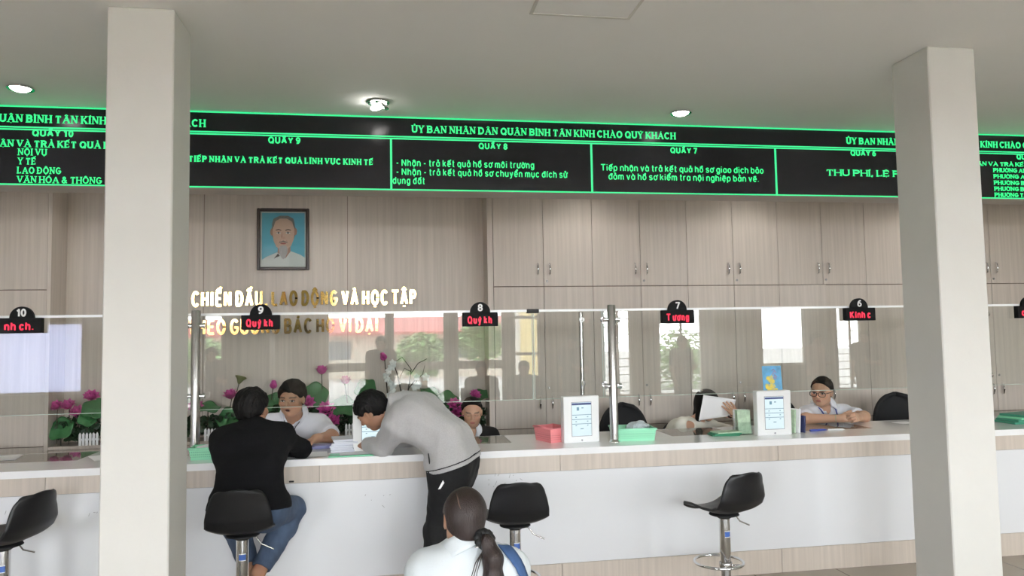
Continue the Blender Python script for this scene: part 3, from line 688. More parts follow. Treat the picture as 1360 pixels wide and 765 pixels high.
for k,(x,c,h,lab) in enumerate(((2.835,LEAF,.165,'green and white brochure standing right of the second tablet stand'),(2.872,PAPER,.17,'white brochure standing beside the woman in glasses'),(2.912,mat('navy_cover',srgb(46,52,92),.4),.12,'navy booklet standing next to the white brochures'))):
    o=MB().box(-.008,-.05,0,.008,.05,h,None,None,.001).build('brochure',c); o.location=(x,.25,.9); o.rotation_euler=(0,.10,.5); tag(o,lab,'brochure')
# blossom card on its easel
bc=empty('blossom_card',(2.757,.285,.9),-.05,'blue greeting card with yellow blossoms, standing above the second tablet stand','card')
SKYC=mat('card_sky',srgb(96,168,214),.5,vary=.3,vscale=(14,14,14)); YEL=mat('yellow_petal',srgb(238,214,70),.5); RED=mat('red_ink',srgb(200,70,80),.5)
T=Matrix.Rotation(-.09,4,'X')
MB().box(-.072,-.002,.285,.072,.002,.478,None,T).build('card_front',SKYC,bc)
MB().box(-.03,.004,.0,.03,.01,.40,None,T).box(-.05,-.01,0,.05,.09,.006).build('easel',ACR,bc)
f=MB()
rc_=random.Random(9)
for k in range(22):
    a=rc_.uniform(-.045,.03); z=.30+rc_.random()**1.6*.11
    for j in range(5):
        q=j*1.257+k; f.add([(a,-.0035,z),(a+.012*math.cos(q-.4),-.0038,z+.012*math.sin(q-.4)),(a+.016*math.cos(q),-.004,z+.016*math.sin(q)),(a+.012*math.cos(q+.4),-.0038,z+.012*math.sin(q+.4))],[(0,1,2,3)],None,False,T)
f.build('printed_blossoms',YEL,bc)
f=MB()
for k,(a,z) in enumerate(((.012,.445),(.02,.43),(.01,.415),(.024,.40),(.018,.385))):
    f.tube([T@Vector((a-.012,-.0035,z)),T@Vector((a,-.0035,z+.008)),T@Vector((a+.014,-.0035,z-.002))],.0018,5)
f.build('red_script',RED,bc)
o=MB().tube([(-.07,0,.008),(.0,0,.008),(.045,0,.008),(.07,0,.005)],[.008,.008,.007,.002],10).build('marker_pen',mat('blue_plastic',srgb(58,76,160),.3)); o.location=(3.07,.25,.9); o.rotation_euler=(0,0,.06); tag(o,'blue marker pen on the counter before the woman in glasses','pen')
o=MB().tube([(-.06,0,.006),(.05,0,.006),(.068,0,.004)],[.006,.006,.0015],10).build('white_pen',WHITEP); o.location=(3.21,.255,.9); o.rotation_euler=(0,0,-.05); tag(o,'white pen on the counter before the woman in glasses','pen')
for k in range(4):
    o=MB().box(-.14,-.1,0,.14,.1,.017,None,None,.003).build('document_folder',mat('teal_folder',srgb(62,140,116),.45,vary=.1,vscale=(3,3,100)) if k!=2 else FOLD); o.location=(4.76+.012*k,.27,.9+k*.0175); o.rotation_euler=(0,0,.08*k); tag(o,'green folder in the stack right of the right column','folder','green folders at the right edge')
# crumpled plastic bag in the mint basket
def crumple(x,y,z,r,label,m,name,cat,seed=1):
    rg=np.random.default_rng(seed); w=rg.normal(size=(6,3))*9; ph=rg.uniform(0,6,6)
    def fn(u,v):
        a=u*2*math.pi; e=v*math.pi; p=np.array([math.cos(a)*math.sin(e),math.sin(a)*math.sin(e),math.cos(e)]); k=1+.2*float(np.sin(w@p*.35+ph).sum())/2.4
        return (p[0]*r*k,p[1]*r*.8*k,max(0,p[2]*r*.62*k+r*.6))
    o=MB().grid(fn,30,16,None,None,True,False).build(name,m); o.location=(x,y,z); return tag(o,label,cat)
crumple(1.70,.26,.905,.085,'grey blue plastic bag lying in the mint basket',mat('grey_bag',srgb(176,186,190),.3,vary=.3,vscale=(25,25,25)),'plastic_bag','bag',2)

# ---------------------------------------------------------------- flower bed in the niche
PETAL=mat('lotus_petal',srgb(206,92,164),.5,vary=.22,vscale=(30,30,30)); LLEAF=mat('lotus_leaf',srgb(58,112,66),.45,vary=.18,vscale=(12,12,12)); LSTEM=mat('plant_stem',srgb(58,52,40),.6); PODM=mat('seed_pod',srgb(112,116,64),.6)
BED=.795
def stem_to(root,p,lean,r=.0045):
    MB().tube([(lean[0],lean[1],BED-p[2]),(lean[0]*.6,lean[1]*.6,(BED-p[2])*.55),(0,0,0)],[r,r,r*.8],8).build('stem',LSTEM,root)
def lotus(x,z,s,openness,label,y=1.97,lean=(0,0),tilt=(.0,.0)):
    k=empty('lotus_flower',(x,y,z),0,label,'lotus flower','pink artificial lotus flowers'); R=Matrix.Rotation(tilt[0],4,'X')@Matrix.Rotation(tilt[1],4,'Y')
    m=MB()
    for ring,(n,op,L) in enumerate(((5,openness*.25,1.0),(7,openness*.65,1.08),(8,openness,1.0))):
        for j in range(n):
            a=2*math.pi*(j+.5*ring)/n
            def fn(u,v,a=a,op=op,L=L):
                w=.47*math.sin(min(1,v*1.08)*math.pi)**.75*(1-.35*v)+.02; uu=(u-.5)*2
                ang=.8*op*(.45+.6*v); rad=math.sin(ang)*v*L+.10*math.sin(v*3.1); h=math.cos(ang)*v*L
                rad-=.16*uu*uu*w*2; p=Vector((rad,uu*w,h)); p.rotate(Matrix.Rotation(a,3,'Z')); return R@(p*s)
            m.grid(fn,6,9)
    m.build('petals',PETAL,k)
    MB().lathe([(0,-.02*s),(.1*s,0),(.13*s,.12*s),(0,.16*s)],10,None,R).build('heart',PODM,k)
    stem_to(k,(x,y,z),lean); return k
lotus(-.598,1.315,.085,1.0,'open pink lotus standing highest, right of the clerk in the white shirt',lean=(.01,0))
lotus(-.399,1.225,.080,1.05,'open pink lotus right of the highest one, near the bending man',lean=(.05,0),tilt=(0,.1))
lotus(-1.353,1.125,.090,1.15,'open pink lotus behind the head of the man in black',lean=(-.05,0),tilt=(.2,-.2))
lotus(-1.011,1.20,.075,.35,'closed pink lotus bud between the two men',lean=(-.05,0),tilt=(0,.12))
lotus(-.051,1.425,.075,.3,'pink lotus bud above the bending man',lean=(.04,0),tilt=(0,-.35))
lotus(-.72,1.06,.085,1.2,'pink lotus just right of the clerk\'s head',y=1.93,tilt=(.9,.2))
lotus(-.55,.99,.100,1.2,'low pink lotus beside the clerk\'s shoulder',y=1.9,tilt=(.7,0))
lotus(-.50,.91,.085,1.1,'lowest pink lotus at the clerk\'s shoulder',y=1.88,tilt=(.9,.3))
for k,(x,z,s) in enumerate(((-2.70,1.09,.075),(-2.62,1.09,.08),(-2.56,1.03,.085),(-2.53,1.0,.08),(-2.485,1.15,.085))): lotus(x,z,s,1.15,['leftmost pink lotus of the cluster left of the cream column','second pink lotus of the cluster left of the column','lower pink lotus of the cluster left of the column','lowest pink lotus of the cluster left of the column','topmost pink lotus of the cluster left of the column'][k],y=1.88+.03*k,tilt=(.6,-.2+.1*k))
for k,(x,z,s) in enumerate(((.56,1.0,.085),(.585,.93,.08),(.74,1.085,.07))): lotus(x,z,s,1.2,['pink lotus left of the head of the clerk in black','low pink lotus beside the cheek of the clerk in black','pink lotus just above the head of the clerk in black'][k],y=1.9,tilt=(.7,.1*k))
lotus(-1.63,1.05,.085,1.2,'pink lotus beside the cream column, behind the steel post',y=1.92,tilt=(.7,0))
pd=empty('lotus_seed_pod',(-1.285,1.98,1.29),0,'green lotus seed pod on a dark stem behind the man in black','seed pod')
MB().lathe([(0,-.045),(.012,-.035),(.03,.0),(.05,.02),(.047,.026),(0,.022)],18,None,Matrix.Rotation(-.25,4,'X')@Matrix.Rotation(.25,4,'Y')).build('pod',PODM,pd); stem_to(pd,(-1.285,1.98,1.29),(-.12,0))
def lotus_leaf(x,z,r,tx,ty,label,y=1.95,lean=(0,0)):
    k=empty('lotus_leaf',(x,y,z),0,label,'lotus leaf','round green lotus leaves'); R=Matrix.Rotation(ty,4,'Y')@Matrix.Rotation(tx,4,'X')
    def fn(u,v):
        a=u*2*math.pi; q=v*r*(1+.06*math.sin(5*a)); return R@Vector((q*math.cos(a),q*math.sin(a),.10*v*v*r+.10*r*v*v*math.sin(4*a+1)))
    m=MB().grid(fn,40,8,None,None,True); m.build('blade',LLEAF,k,solid=.0015)
    stem_to(k,(x,y,z),lean); return k
lotus_leaf(-.655,1.135,.115,1.25,.1,'large round lotus leaf under the highest pink lotus')
lotus_leaf(-1.36,.975,.105,.75,-.3,'round lotus leaf behind the head of the man in black',y=1.88)
lotus_leaf(-1.53,1.06,.10,.35,.2,'flat lotus leaf right of the steel post',y=1.9)
lotus_leaf(-.40,1.03,.13,.6,.15,'wide dark lotus leaf left of the bending man\'s head',y=1.92)
lotus_leaf(-.22,1.18,.10,.9,-.5,'lotus leaf tilted above the bending man\'s head')
lotus_leaf(-1.0,1.08,.09,1.2,.3,'lotus leaf between the two facing men',y=1.96)
lotus_leaf(.36,1.09,.12,.6,.45,'dark lotus leaf right of the bending man\'s back',y=1.92)
lotus_leaf(.50,1.06,.10,.8,.2,'lotus leaf left of the clerk in black',y=1.94)
lotus_leaf(.80,1.09,.09,.5,-.3,'lotus leaf right above the clerk in black',y=1.95)
lotus_leaf(-2.42,1.08,.10,.8,.3,'round lotus leaf beside the cream column, left side',y=1.9)
lotus_leaf(-2.66,.93,.10,1.0,-.1,'low lotus leaf left of the cream column',y=1.86)
lotus_leaf(-2.46,1.0,.07,.8,.5,'yellowish small lotus leaf left of the cream column',y=1.85)
lotus_leaf(.02,1.0,.12,.5,-.2,'lotus leaf hidden behind the bending man',y=1.9)
IVY=mat('ivy_leaf',srgb(44,66,44),.5,vary=.45,vscale=(18,18,18)); ri=random.Random(11); m=MB()
for k in range(2600):
    x=ri.uniform(-2.70,.84); y=ri.uniform(1.85,2.03); z=BED+.04+ri.random()**1.1*(.19+.05*math.sin(x*5))
    M=Matrix.Translation((x,y,z))@Matrix.Rotation(ri.uniform(0,6.28),4,'Z')@Matrix.Rotation(ri.uniform(.2,1.5),4,'X')@Matrix.Scale(ri.uniform(.025,.05),4)
    m.add([(0,-.6,0),(.55,-.35,.1),(.35,.1,.05),(.5,.45,0),(0,.8,-.1),(-.5,.45,0),(-.35,.1,.05),(-.55,-.35,.1)],[(0,1,2,7),(7,2,3,6),(6,3,4,5)],None,False,M)
fo=m.build('ivy_foliage',IVY); tag(fo,'dense dark green ivy filling the flower bed behind the clerks','foliage','flower bed',kind='stuff')
for k,(x,lab) in enumerate(((-2.5,'low white picket fence in the ivy left of the column'),(-1.53,'low white picket fence in the ivy behind the man in black'),(-.38,'low white picket fence in the ivy beside the clerk'))):
    m=MB()
    for j in range(6): m.prism([(-.0095+j*.026,.0),(.0095+j*.026,0),(.0095+j*.026,.09),(j*.026,.105),(-.0095+j*.026,.09)],0,.006)
    m.box(-.012,.006,.04,.145,.01,.055); o=m.build('picket_fence',WHITEP); o.location=(x,1.815,BED); tag(o,lab,'fence','small picket fences')
# white orchid branch
oc=empty('white_orchid',(.12,1.93,BED),0,'white artificial orchid with bare dark branches above the bending man','orchid')
m=MB()
def br(pts,r): m.tube(pts,r,7)
br([(0,0,0),(-.02,0,.3),(-.06,0,.5),(-.1,0,.62)],[.008,.007,.005,.003]); br([(0,0,0),(.03,.0,.35),(.06,0,.55),(-.02,0,.66),(-.1,0,.60)],[.008,.006,.005,.004,.003])
br([(.05,0,.5),(.12,0,.6),(.2,0,.64)],[.005,.004,.003]); br([(.035,0,.38),(.1,0,.46),(.16,0,.5),(.18,0,.58)],[.005,.004,.003,.002]); br([(.055,0,.53),(.0,0,.56),(-.03,0,.5),(-.05,0,.44)],[.004,.003,.003,.002]); br([(.1,0,.46),(.12,0,.38),(.2,0,.36)],[.004,.003,.002])
m.build('branch',mat('dark_branch',srgb(52,44,40),.7),oc)
ORP=mat('orchid_petal',srgb(226,230,228),.5); ro=random.Random(4)
for k in range(15):
    if k<9: p=Vector((-.13+.03*math.sin(k),-.03,.33+.035*k))
    else: p=Vector((ro.uniform(-.02,.2),-.03,ro.uniform(.33,.5)))
    b=MB(); R=Matrix.Translation(p)@Matrix.Rotation(ro.uniform(-.6,.6),4,'Z')@Matrix.Rotation(ro.uniform(-.5,.5),4,'X'); s=ro.uniform(.032,.042)
    for j in range(5):
        a=math.pi/2+j*2*math.pi/5
        def fn(u,v,a=a):
            w=.42*math.sin(min(1,v+.08)*math.pi)**.6; uu=(u-.5)*2
            return R@(Vector((math.cos(a)*v-math.sin(a)*uu*w,-.15*v+.1*uu*uu,math.sin(a)*v+math.cos(a)*uu*w))*s)
        b.grid(fn,5,6)
    b.build('blossom',ORP,oc)
# dark red orchid at the left edge
rp_=empty('red_orchid',(-2.60,.30,.9),0,'dark red orchid in a pot at the left edge of the counter','orchid')
MB().lathe([(0,0),(.05,0),(.065,.09),(.07,.1),(.06,.1),(.055,.085),(0,.085)],24).build('pot',WHITEP,rp_)
MB().tube([(0,0,.08),(.02,0,.25),(.08,-.01,.34),(.17,-.02,.30)],[.004,.004,.003,.002],7).tube([(0,0,.08),(.03,0,.2),(.12,-.01,.22),(.18,-.02,.18)],[.004,.003,.003,.002],7).build('stem',LSTEM,rp_)
DR=mat('dark_red_petal',srgb(110,28,44),.5,vary=.25,vscale=(30,30,30))
for k,(x,z) in enumerate(((.165,.30),(.13,.335),(.175,.175),(.12,.22),(.06,.34),(.19,.25))):
    b=MB(); R=Matrix.Translation((x,-.02,z))@Matrix.Rotation(.4*k,4,'Y')
    for j in range(5):
        a=j*2*math.pi/5
        def fn(u,v,a=a):
            w=.4*math.sin(min(1,v+.08)*math.pi)**.6; uu=(u-.5)*2
            return R@(Vector((math.cos(a)*v-math.sin(a)*uu*w,-.15*v,math.sin(a)*v+math.cos(a)*uu*w))*.033)
        b.grid(fn,5,5)
    b.build('blossom',DR,rp_)

# ---------------------------------------------------------------- bar stools
SHELL=mat('stool_shell',srgb(24,24,26),.42,spec=.4)
def make_stool(x,y,rz,zs,label):
    k=empty('bar_stool',(x,y,0),0,label,'stool','black swivel bar stools')
    s=Matrix.Rotation(rz,4,'Z')
    prof=[(.205,-.02,.140),(.185,.0,.155),(.10,.008,.168),(.0,.0,.172),(-.08,.003,.172),(-.145,.03,.172),(-.185,.085,.168),(-.205,.15,.156),(-.222,.215,.138),(-.232,.245,.122),(-.236,.262,.098)]
    def fn(u,v):
        t=v*(len(prof)-1); i=min(int(t),len(prof)-2); f=t-i
        py,pz,pw=[prof[i][q]*(1-f)+prof[i+1][q]*f for q in range(3)]; uu=(u-.5)*2
        bk=min(1,max(0,(v-.45)/.3)); e=abs(uu)**2.4
        return s@Vector((uu*pw, py+.045*e*bk, zs+pz+.035*e*(1-bk)-.016*uu*uu*max(0,(v-.75)/.25)))
    m=MB().grid(fn,25,45); m.build('seat_shell',SHELL,k,solid=.014)
    m=MB(); m.lathe([(0,zs-.012),(.085,zs-.014),(.09,zs-.022),(.05,zs-.034),(.034,zs-.045)],28); m.build('seat_plate',BLACKM,k)
    MB().lathe([(.033,zs-.04),(.033,.30),(.031,.295),(.031,.245)],28).build('column',CHROME,k)
    MB().lathe([(.028,.26),(.028,.05)],24).lathe([(.034,.252),(.038,.248),(.038,.222),(.034,.218)],24).build('lower_column',STEEL,k)
    MB().lathe([(0,.0),(.205,.0),(.205,.006),(.19,.014),(.06,.036),(.035,.06),(.03,.075)],40).build('base_disc',CHROME,k)
    c=Vector((0,.06,0)); pts=[s@(c+Vector((.145*math.cos(a),.145*math.sin(a),.235))) for a in [2*math.pi*q/36 for q in range(36)]]
    MB().tube(pts,.0085,10,closed=True).tube([s@Vector((-.06,-.058,.235)),s@Vector((0,-.02,.235)),s@Vector((.06,-.058,.235))],.0075,8).build('footrest',CHROME,k)
    MB().tube([s@Vector(p)+Vector((0,0,zs)) for p in ((.04,-.01,-.028),(.075,-.02,-.035),(.10,-.025,-.07),(.165,-.035,-.10))],.0045,8).build('lever',STEEL,k)
    st=MB(); st.grid(lambda u,v:(.0337*math.sin((u-.5)*1.1+.15),-.0337*math.cos((u-.5)*1.1+.15),zs-.15+v*.03),8,2,mat('sticker_blue',srgb(60,96,170),.4)); st.build('sticker',None,k)
    st=MB()
    for z in (-.153,-.119): st.grid(lambda u,v,z=z:(.0337*math.sin((u-.5)*1.1+.15),-.0337*math.cos((u-.5)*1.1+.15),zs+z+v*.004),8,2)
    st.build('sticker_border',PAPER,k)
    return k
STL=make_stool(-.80,-.50,.06,.60,'black bar stool under the man in the black sweater')
make_stool(.70,-.50,-.02,.568,'empty black bar stool behind the seated girl\'s shoulder')
make_stool(1.985,-.48,.30,.555,'empty black bar stool on its own in the middle of the white panel')
make_stool(-1.985,-.50,1.25,.615,'black bar stool turned sideways at the left edge')

# ---------------------------------------------------------------- office chairs
MESHF=mat('black_mesh_fabric',srgb(22,22,25),.75,bump=.3,bscale=500)
def office_chair(x,y,rz,top,label,sz=.45):
    k=empty('office_chair',(x,y,0),rz,label,'chair','black office chairs')
    # faces -Y (towards the counter)
    def seat(u,v):
        uu=(u-.5)*2; vv=(v-.5)*2; q=(abs(uu)**4+abs(vv)**4); return (uu*.24*(1-.06*vv*vv),vv*.23*(1-.06*uu*uu),sz-.012*q)
    m=MB().grid(seat,16,16); m.build('seat',MESHF,k,solid=.05)
    def back(u,v):
        uu=(u-.5)*2; z=sz+.12+v*(top-sz-.12); w=.215*(1-.0*v)*math.sqrt(max(0,1-max(0,(v-.35)/.65)**2.6))+.004
        return (uu*w,.24+.05*v-.05*uu*uu,z)
    m=MB().grid(back,17,24); m.build('backrest',MESHF,k,solid=.03)
    m=MB()
    for s in (-1,1): m.tube([(s*.22,.08,sz-.02),(s*.28,.08,sz+.02),(s*.29,.06,sz+.17),(s*.28,-.02,sz+.2),(s*.28,-.16,sz+.2)],.016,8)
    m.build('armrest',BLACKP,k)
    MB().tube([(0,.20,sz-.03),(0,.27,sz+.02),(0,.285,sz+.3)],.02,8).lathe([(.03,sz-.02),(.03,.09)],16).build('support',BLACKP,k)
    for j in range(5):
        a=j*2*math.pi/5+.3; lg=MB().tube([(0,0,.10),(.16*math.cos(a),.16*math.sin(a),.085),(.3*math.cos(a),.3*math.sin(a),.065)],[.025,.02,.014],8).build('leg',BLACKP,k)
        MB().tube([(.3*math.cos(a)-.012*math.sin(a),.3*math.sin(a)+.012*math.cos(a),.03),(.3*math.cos(a)+.012*math.sin(a),.3*math.sin(a)-.012*math.cos(a),.03)],.03,14).build('caster',BLACKM,lg)
    return k
office_chair(1.92,1.0,.05,1.045,'empty black office chair behind the mint basket')
office_chair(4.45,1.1,-.2,1.05,'black office chair just left of the right column, half hidden',.47)
CH_P2=office_chair(-.73,1.22,0,.98,'black office chair of the clerk in the white shirt')
CH_P4=office_chair(.64,1.27,0,.80,'black office chair of the clerk in the black jacket',.40)
CH_P6=office_chair(2.52,1.32,-.2,.85,'black office chair of the woman holding the paper')
CH_P7=office_chair(3.42,1.2,.1,1.035,'black office chair showing beside the woman in glasses')
# ---------------------------------------------------------------- figures: smooth-blended volumes turned into one continuous surface
def nrm(v): v=np.asarray(v,float); return v/np.linalg.norm(v)
class Vol:
    def __init__(s,prims,h,pad=.03):
        lo=np.full(3,1e9); hi=-lo
        for p in prims:
            if p[0]=='cap':
                r=max(p[3],p[4]); q=np.array([p[1],p[2]]); lo=np.minimum(lo,q.min(0)-r); hi=np.maximum(hi,q.max(0)+r)
            else:
                r=max(p[2]); lo=np.minimum(lo,np.array(p[1])-r); hi=np.maximum(hi,np.array(p[1])+r)
        s.h=h; s.o=lo-pad; s.n=np.ceil((hi-lo+2*pad)/h).astype(int)+1
        s.D=np.full(s.n,.15,np.float32)
        for p in prims: s.prim(p)
    def sub(s,lo,hi):
        a=np.maximum(0,np.floor((lo-s.o)/s.h).astype(int)); b=np.minimum(s.n,np.ceil((hi-s.o)/s.h).astype(int)+1)
        if (b<=a).any(): return None
        ax=[(s.o[i]+np.arange(a[i],b[i])*s.h).astype(np.float32) for i in range(3)]
        return tuple(slice(a[i],b[i]) for i in range(3)),ax[0][:,None,None],ax[1][None,:,None],ax[2][None,None,:]
    def join(s,sl,d,k,cut=False):
        D=s.D[sl]
        if cut:
            d=-d; h=np.clip(.5-.5*(d-D)/k,0,1) if k>0 else 0
            s.D[sl]=np.maximum(D,d) if k<=0 else (D*h+d*(1-h)+k*h*(1-h))
        else:
            if k<=0: s.D[sl]=np.minimum(D,d)
            else:
                h=np.clip(.5+.5*(D-d)/k,0,1); s.D[sl]=D*(1-h)+d*h-k*h*(1-h)
    def prim(s,p):
        if p[0] in('cap','cutcap'):
            _,a,b,ra,rb,k=p[:6]; flat=p[6] if len(p)>6 else 0
            a=np.array(a,float); b=np.array(b,float); m=max(ra,rb)+k+2*s.h+.012
            q=s.sub(np.minimum(a,b)-m,np.maximum(a,b)+m)
            if q is None: return
            sl,X,Y,Z=q; ab=b-a; L2=max(ab@ab,1e-9)
            t0=((X-a[0])*ab[0]+(Y-a[1])*ab[1]+(Z-a[2])*ab[2])/L2; t=np.clip(t0,0,1)
            d=np.sqrt((X-a[0]-t*ab[0])**2+(Y-a[1]-t*ab[1])**2+(Z-a[2]-t*ab[2])**2)-(ra+(rb-ra)*t)
            L=math.sqrt(L2)
            if flat&1: d=np.maximum(d,(t0-1)*L)
            if flat&2: d=np.maximum(d,-t0*L)
            s.join(sl,d.astype(np.float32),k,p[0]=='cutcap')
        else:
            _,c,r,R,k=p[:5]; c=np.array(c,float); m=max(r)+k+2*s.h+.012
            q=s.sub(c-m,c+m)
            if q is None: return
            sl,X,Y,Z=q; x,y,z=X-c[0],Y-c[1],Z-c[2]
            R=np.eye(3) if R is None else R   # rows: local axes
            u=[(R[i][0]*x+R[i][1]*y+R[i][2]*z) for i in range(3)]
            k0=np.sqrt((u[0]/r[0])**2+(u[1]/r[1])**2+(u[2]/r[2])**2); k1=np.sqrt((u[0]/r[0]**2)**2+(u[1]/r[1]**2)**2+(u[2]/r[2]**2)**2)+1e-6
            s.join(sl,(k0*(k0-1)/k1).astype(np.float32),k,p[0]=='cutell')
    def plane(s,pt,n,k=.0):
        n=nrm(n); X,Y,Z=[(s.o[i]+np.arange(s.n[i])*s.h).astype(np.float32) for i in range(3)]
        d=(X-pt[0])[:,None,None]*n[0]+(Y-pt[1])[None,:,None]*n[1]+(Z-pt[2])[None,None,:]*n[2]
        if k<=0: np.maximum(s.D,d,out=s.D)
        else:
            h=np.clip(.5-.5*(s.D-d)/k,0,1); s.D=(s.D*(1-h)+d*h+k*h*(1-h)).astype(np.float32)
    def wrinkle(s,amp,freq,seed,axis=None,stretch=1):
        rg=np.random.default_rng(seed); X,Y,Z=[(s.o[i]+np.arange(s.n[i])*s.h).astype(np.float32) for i in range(3)]
        near=np.abs(s.D)<.04; I=np.nonzero(near); P=np.stack([X[I[0]],Y[I[1]],Z[I[2]]],1); acc=np.zeros(len(P),np.float32)
        ph=rg.normal(size=(3,))
        for k in range(9):
            w=rg.normal(size=3)*freq*(1 if k<5 else 2.1)
            if axis is not None: w=w-np.array(axis)*(w@np.array(axis))*stretch
            ww=P@w.astype(np.float32)+rg.uniform(0,6.28)
            acc+=np.sin(ww+.7*np.sin(ww*.37+k))*(1 if k<5 else .4)
        s.D[I]+=acc*amp/3
    def mesh(s):
        D=s.D; ins=D<0
        c=np.zeros(np.array(D.shape)-1,np.int8); 
        for i in (0,1):
            for j in (0,1):
                for k in (0,1): c+=ins[i:D.shape[0]-1+i,j:D.shape[1]-1+j,k:D.shape[2]-1+k]
        act=np.nonzero((c>0)&(c<8)); n=len(act[0]); A=np.stack(act,1)
        idx=np.full(c.shape,-1,np.int32); idx[act]=np.arange(n)
        cor=np.array([(i,j,k) for i in (0,1) for j in (0,1) for k in (0,1)])
        val=np.stack([D[A[:,0]+q[0],A[:,1]+q[1],A[:,2]+q[2]] for q in cor],1)
        sm=np.zeros((n,3)); ct=np.zeros(n)
        for a in range(8):
            for b in range(a+1,8):
                if abs(cor[a]-cor[b]).sum()!=1: continue
                va,vb=val[:,a],val[:,b]; cr=(va<0)!=(vb<0); t=np.where(cr,va/np.where(va-vb==0,1,va-vb),0)
                sm+=np.where(cr[:,None],cor[a]+t[:,None]*(cor[b]-cor[a]),0); ct+=cr
        V=(A+sm/ct[:,None])*s.h+s.o; F=[]
        for ax in range(3):
            o1,o2=[(1,2),(2,0),(0,1)][ax]
            sa=[slice(None)]*3; sb=[slice(None)]*3; sa[ax]=slice(0,-1); sb[ax]=slice(1,None)
            cr=ins[tuple(sa)]!=ins[tuple(sb)]; I=np.stack(np.nonzero(cr),1)
            ok=(I[:,o1]>0)&(I[:,o2]>0)&(I[:,o1]<c.shape[o1])&(I[:,o2]<c.shape[o2]); I=I[ok]
            e1=np.zeros(3,int); e1[o1]=1; e2=np.zeros(3,int); e2[o2]=1
            q=np.stack([idx[tuple((I-e1-e2).T)],idx[tuple((I-e2).T)],idx[tuple(I.T)],idx[tuple((I-e1).T)]],1)
            flip=~ins[tuple(I.T)]; q[flip]=q[flip][:,::-1]; F.append(q[(q>=0).all(1)])
        return V,np.concatenate(F)
def np_mesh(name,V,F,m,parent=None,col=None,origin=(0,0,0)):
    V=V-np.array(origin); me=bpy.data.meshes.new(name); me.vertices.add(len(V)); me.vertices.foreach_set('co',V.astype(np.float32).ravel())
    me.loops.add(len(F)*4); me.loops.foreach_set('vertex_index',F.astype(np.int32).ravel())
    me.polygons.add(len(F)); me.polygons.foreach_set('loop_start',np.arange(0,len(F)*4,4,dtype=np.int32)); me.polygons.foreach_set('loop_total',np.full(len(F),4,np.int32))
    me.update(calc_edges=True); me.polygons.foreach_set('use_smooth',np.ones(len(F),bool)); me.materials.append(m)
    if col is not None:
        a=me.color_attributes.new('Col','FLOAT_COLOR','POINT'); a.data.foreach_set('color',np.concatenate([col,np.ones((len(col),1))],1).astype(np.float32).ravel())
    o=bpy.data.objects.new(name,me); COL.objects.link(o)
    if parent: o.parent=parent
    return o

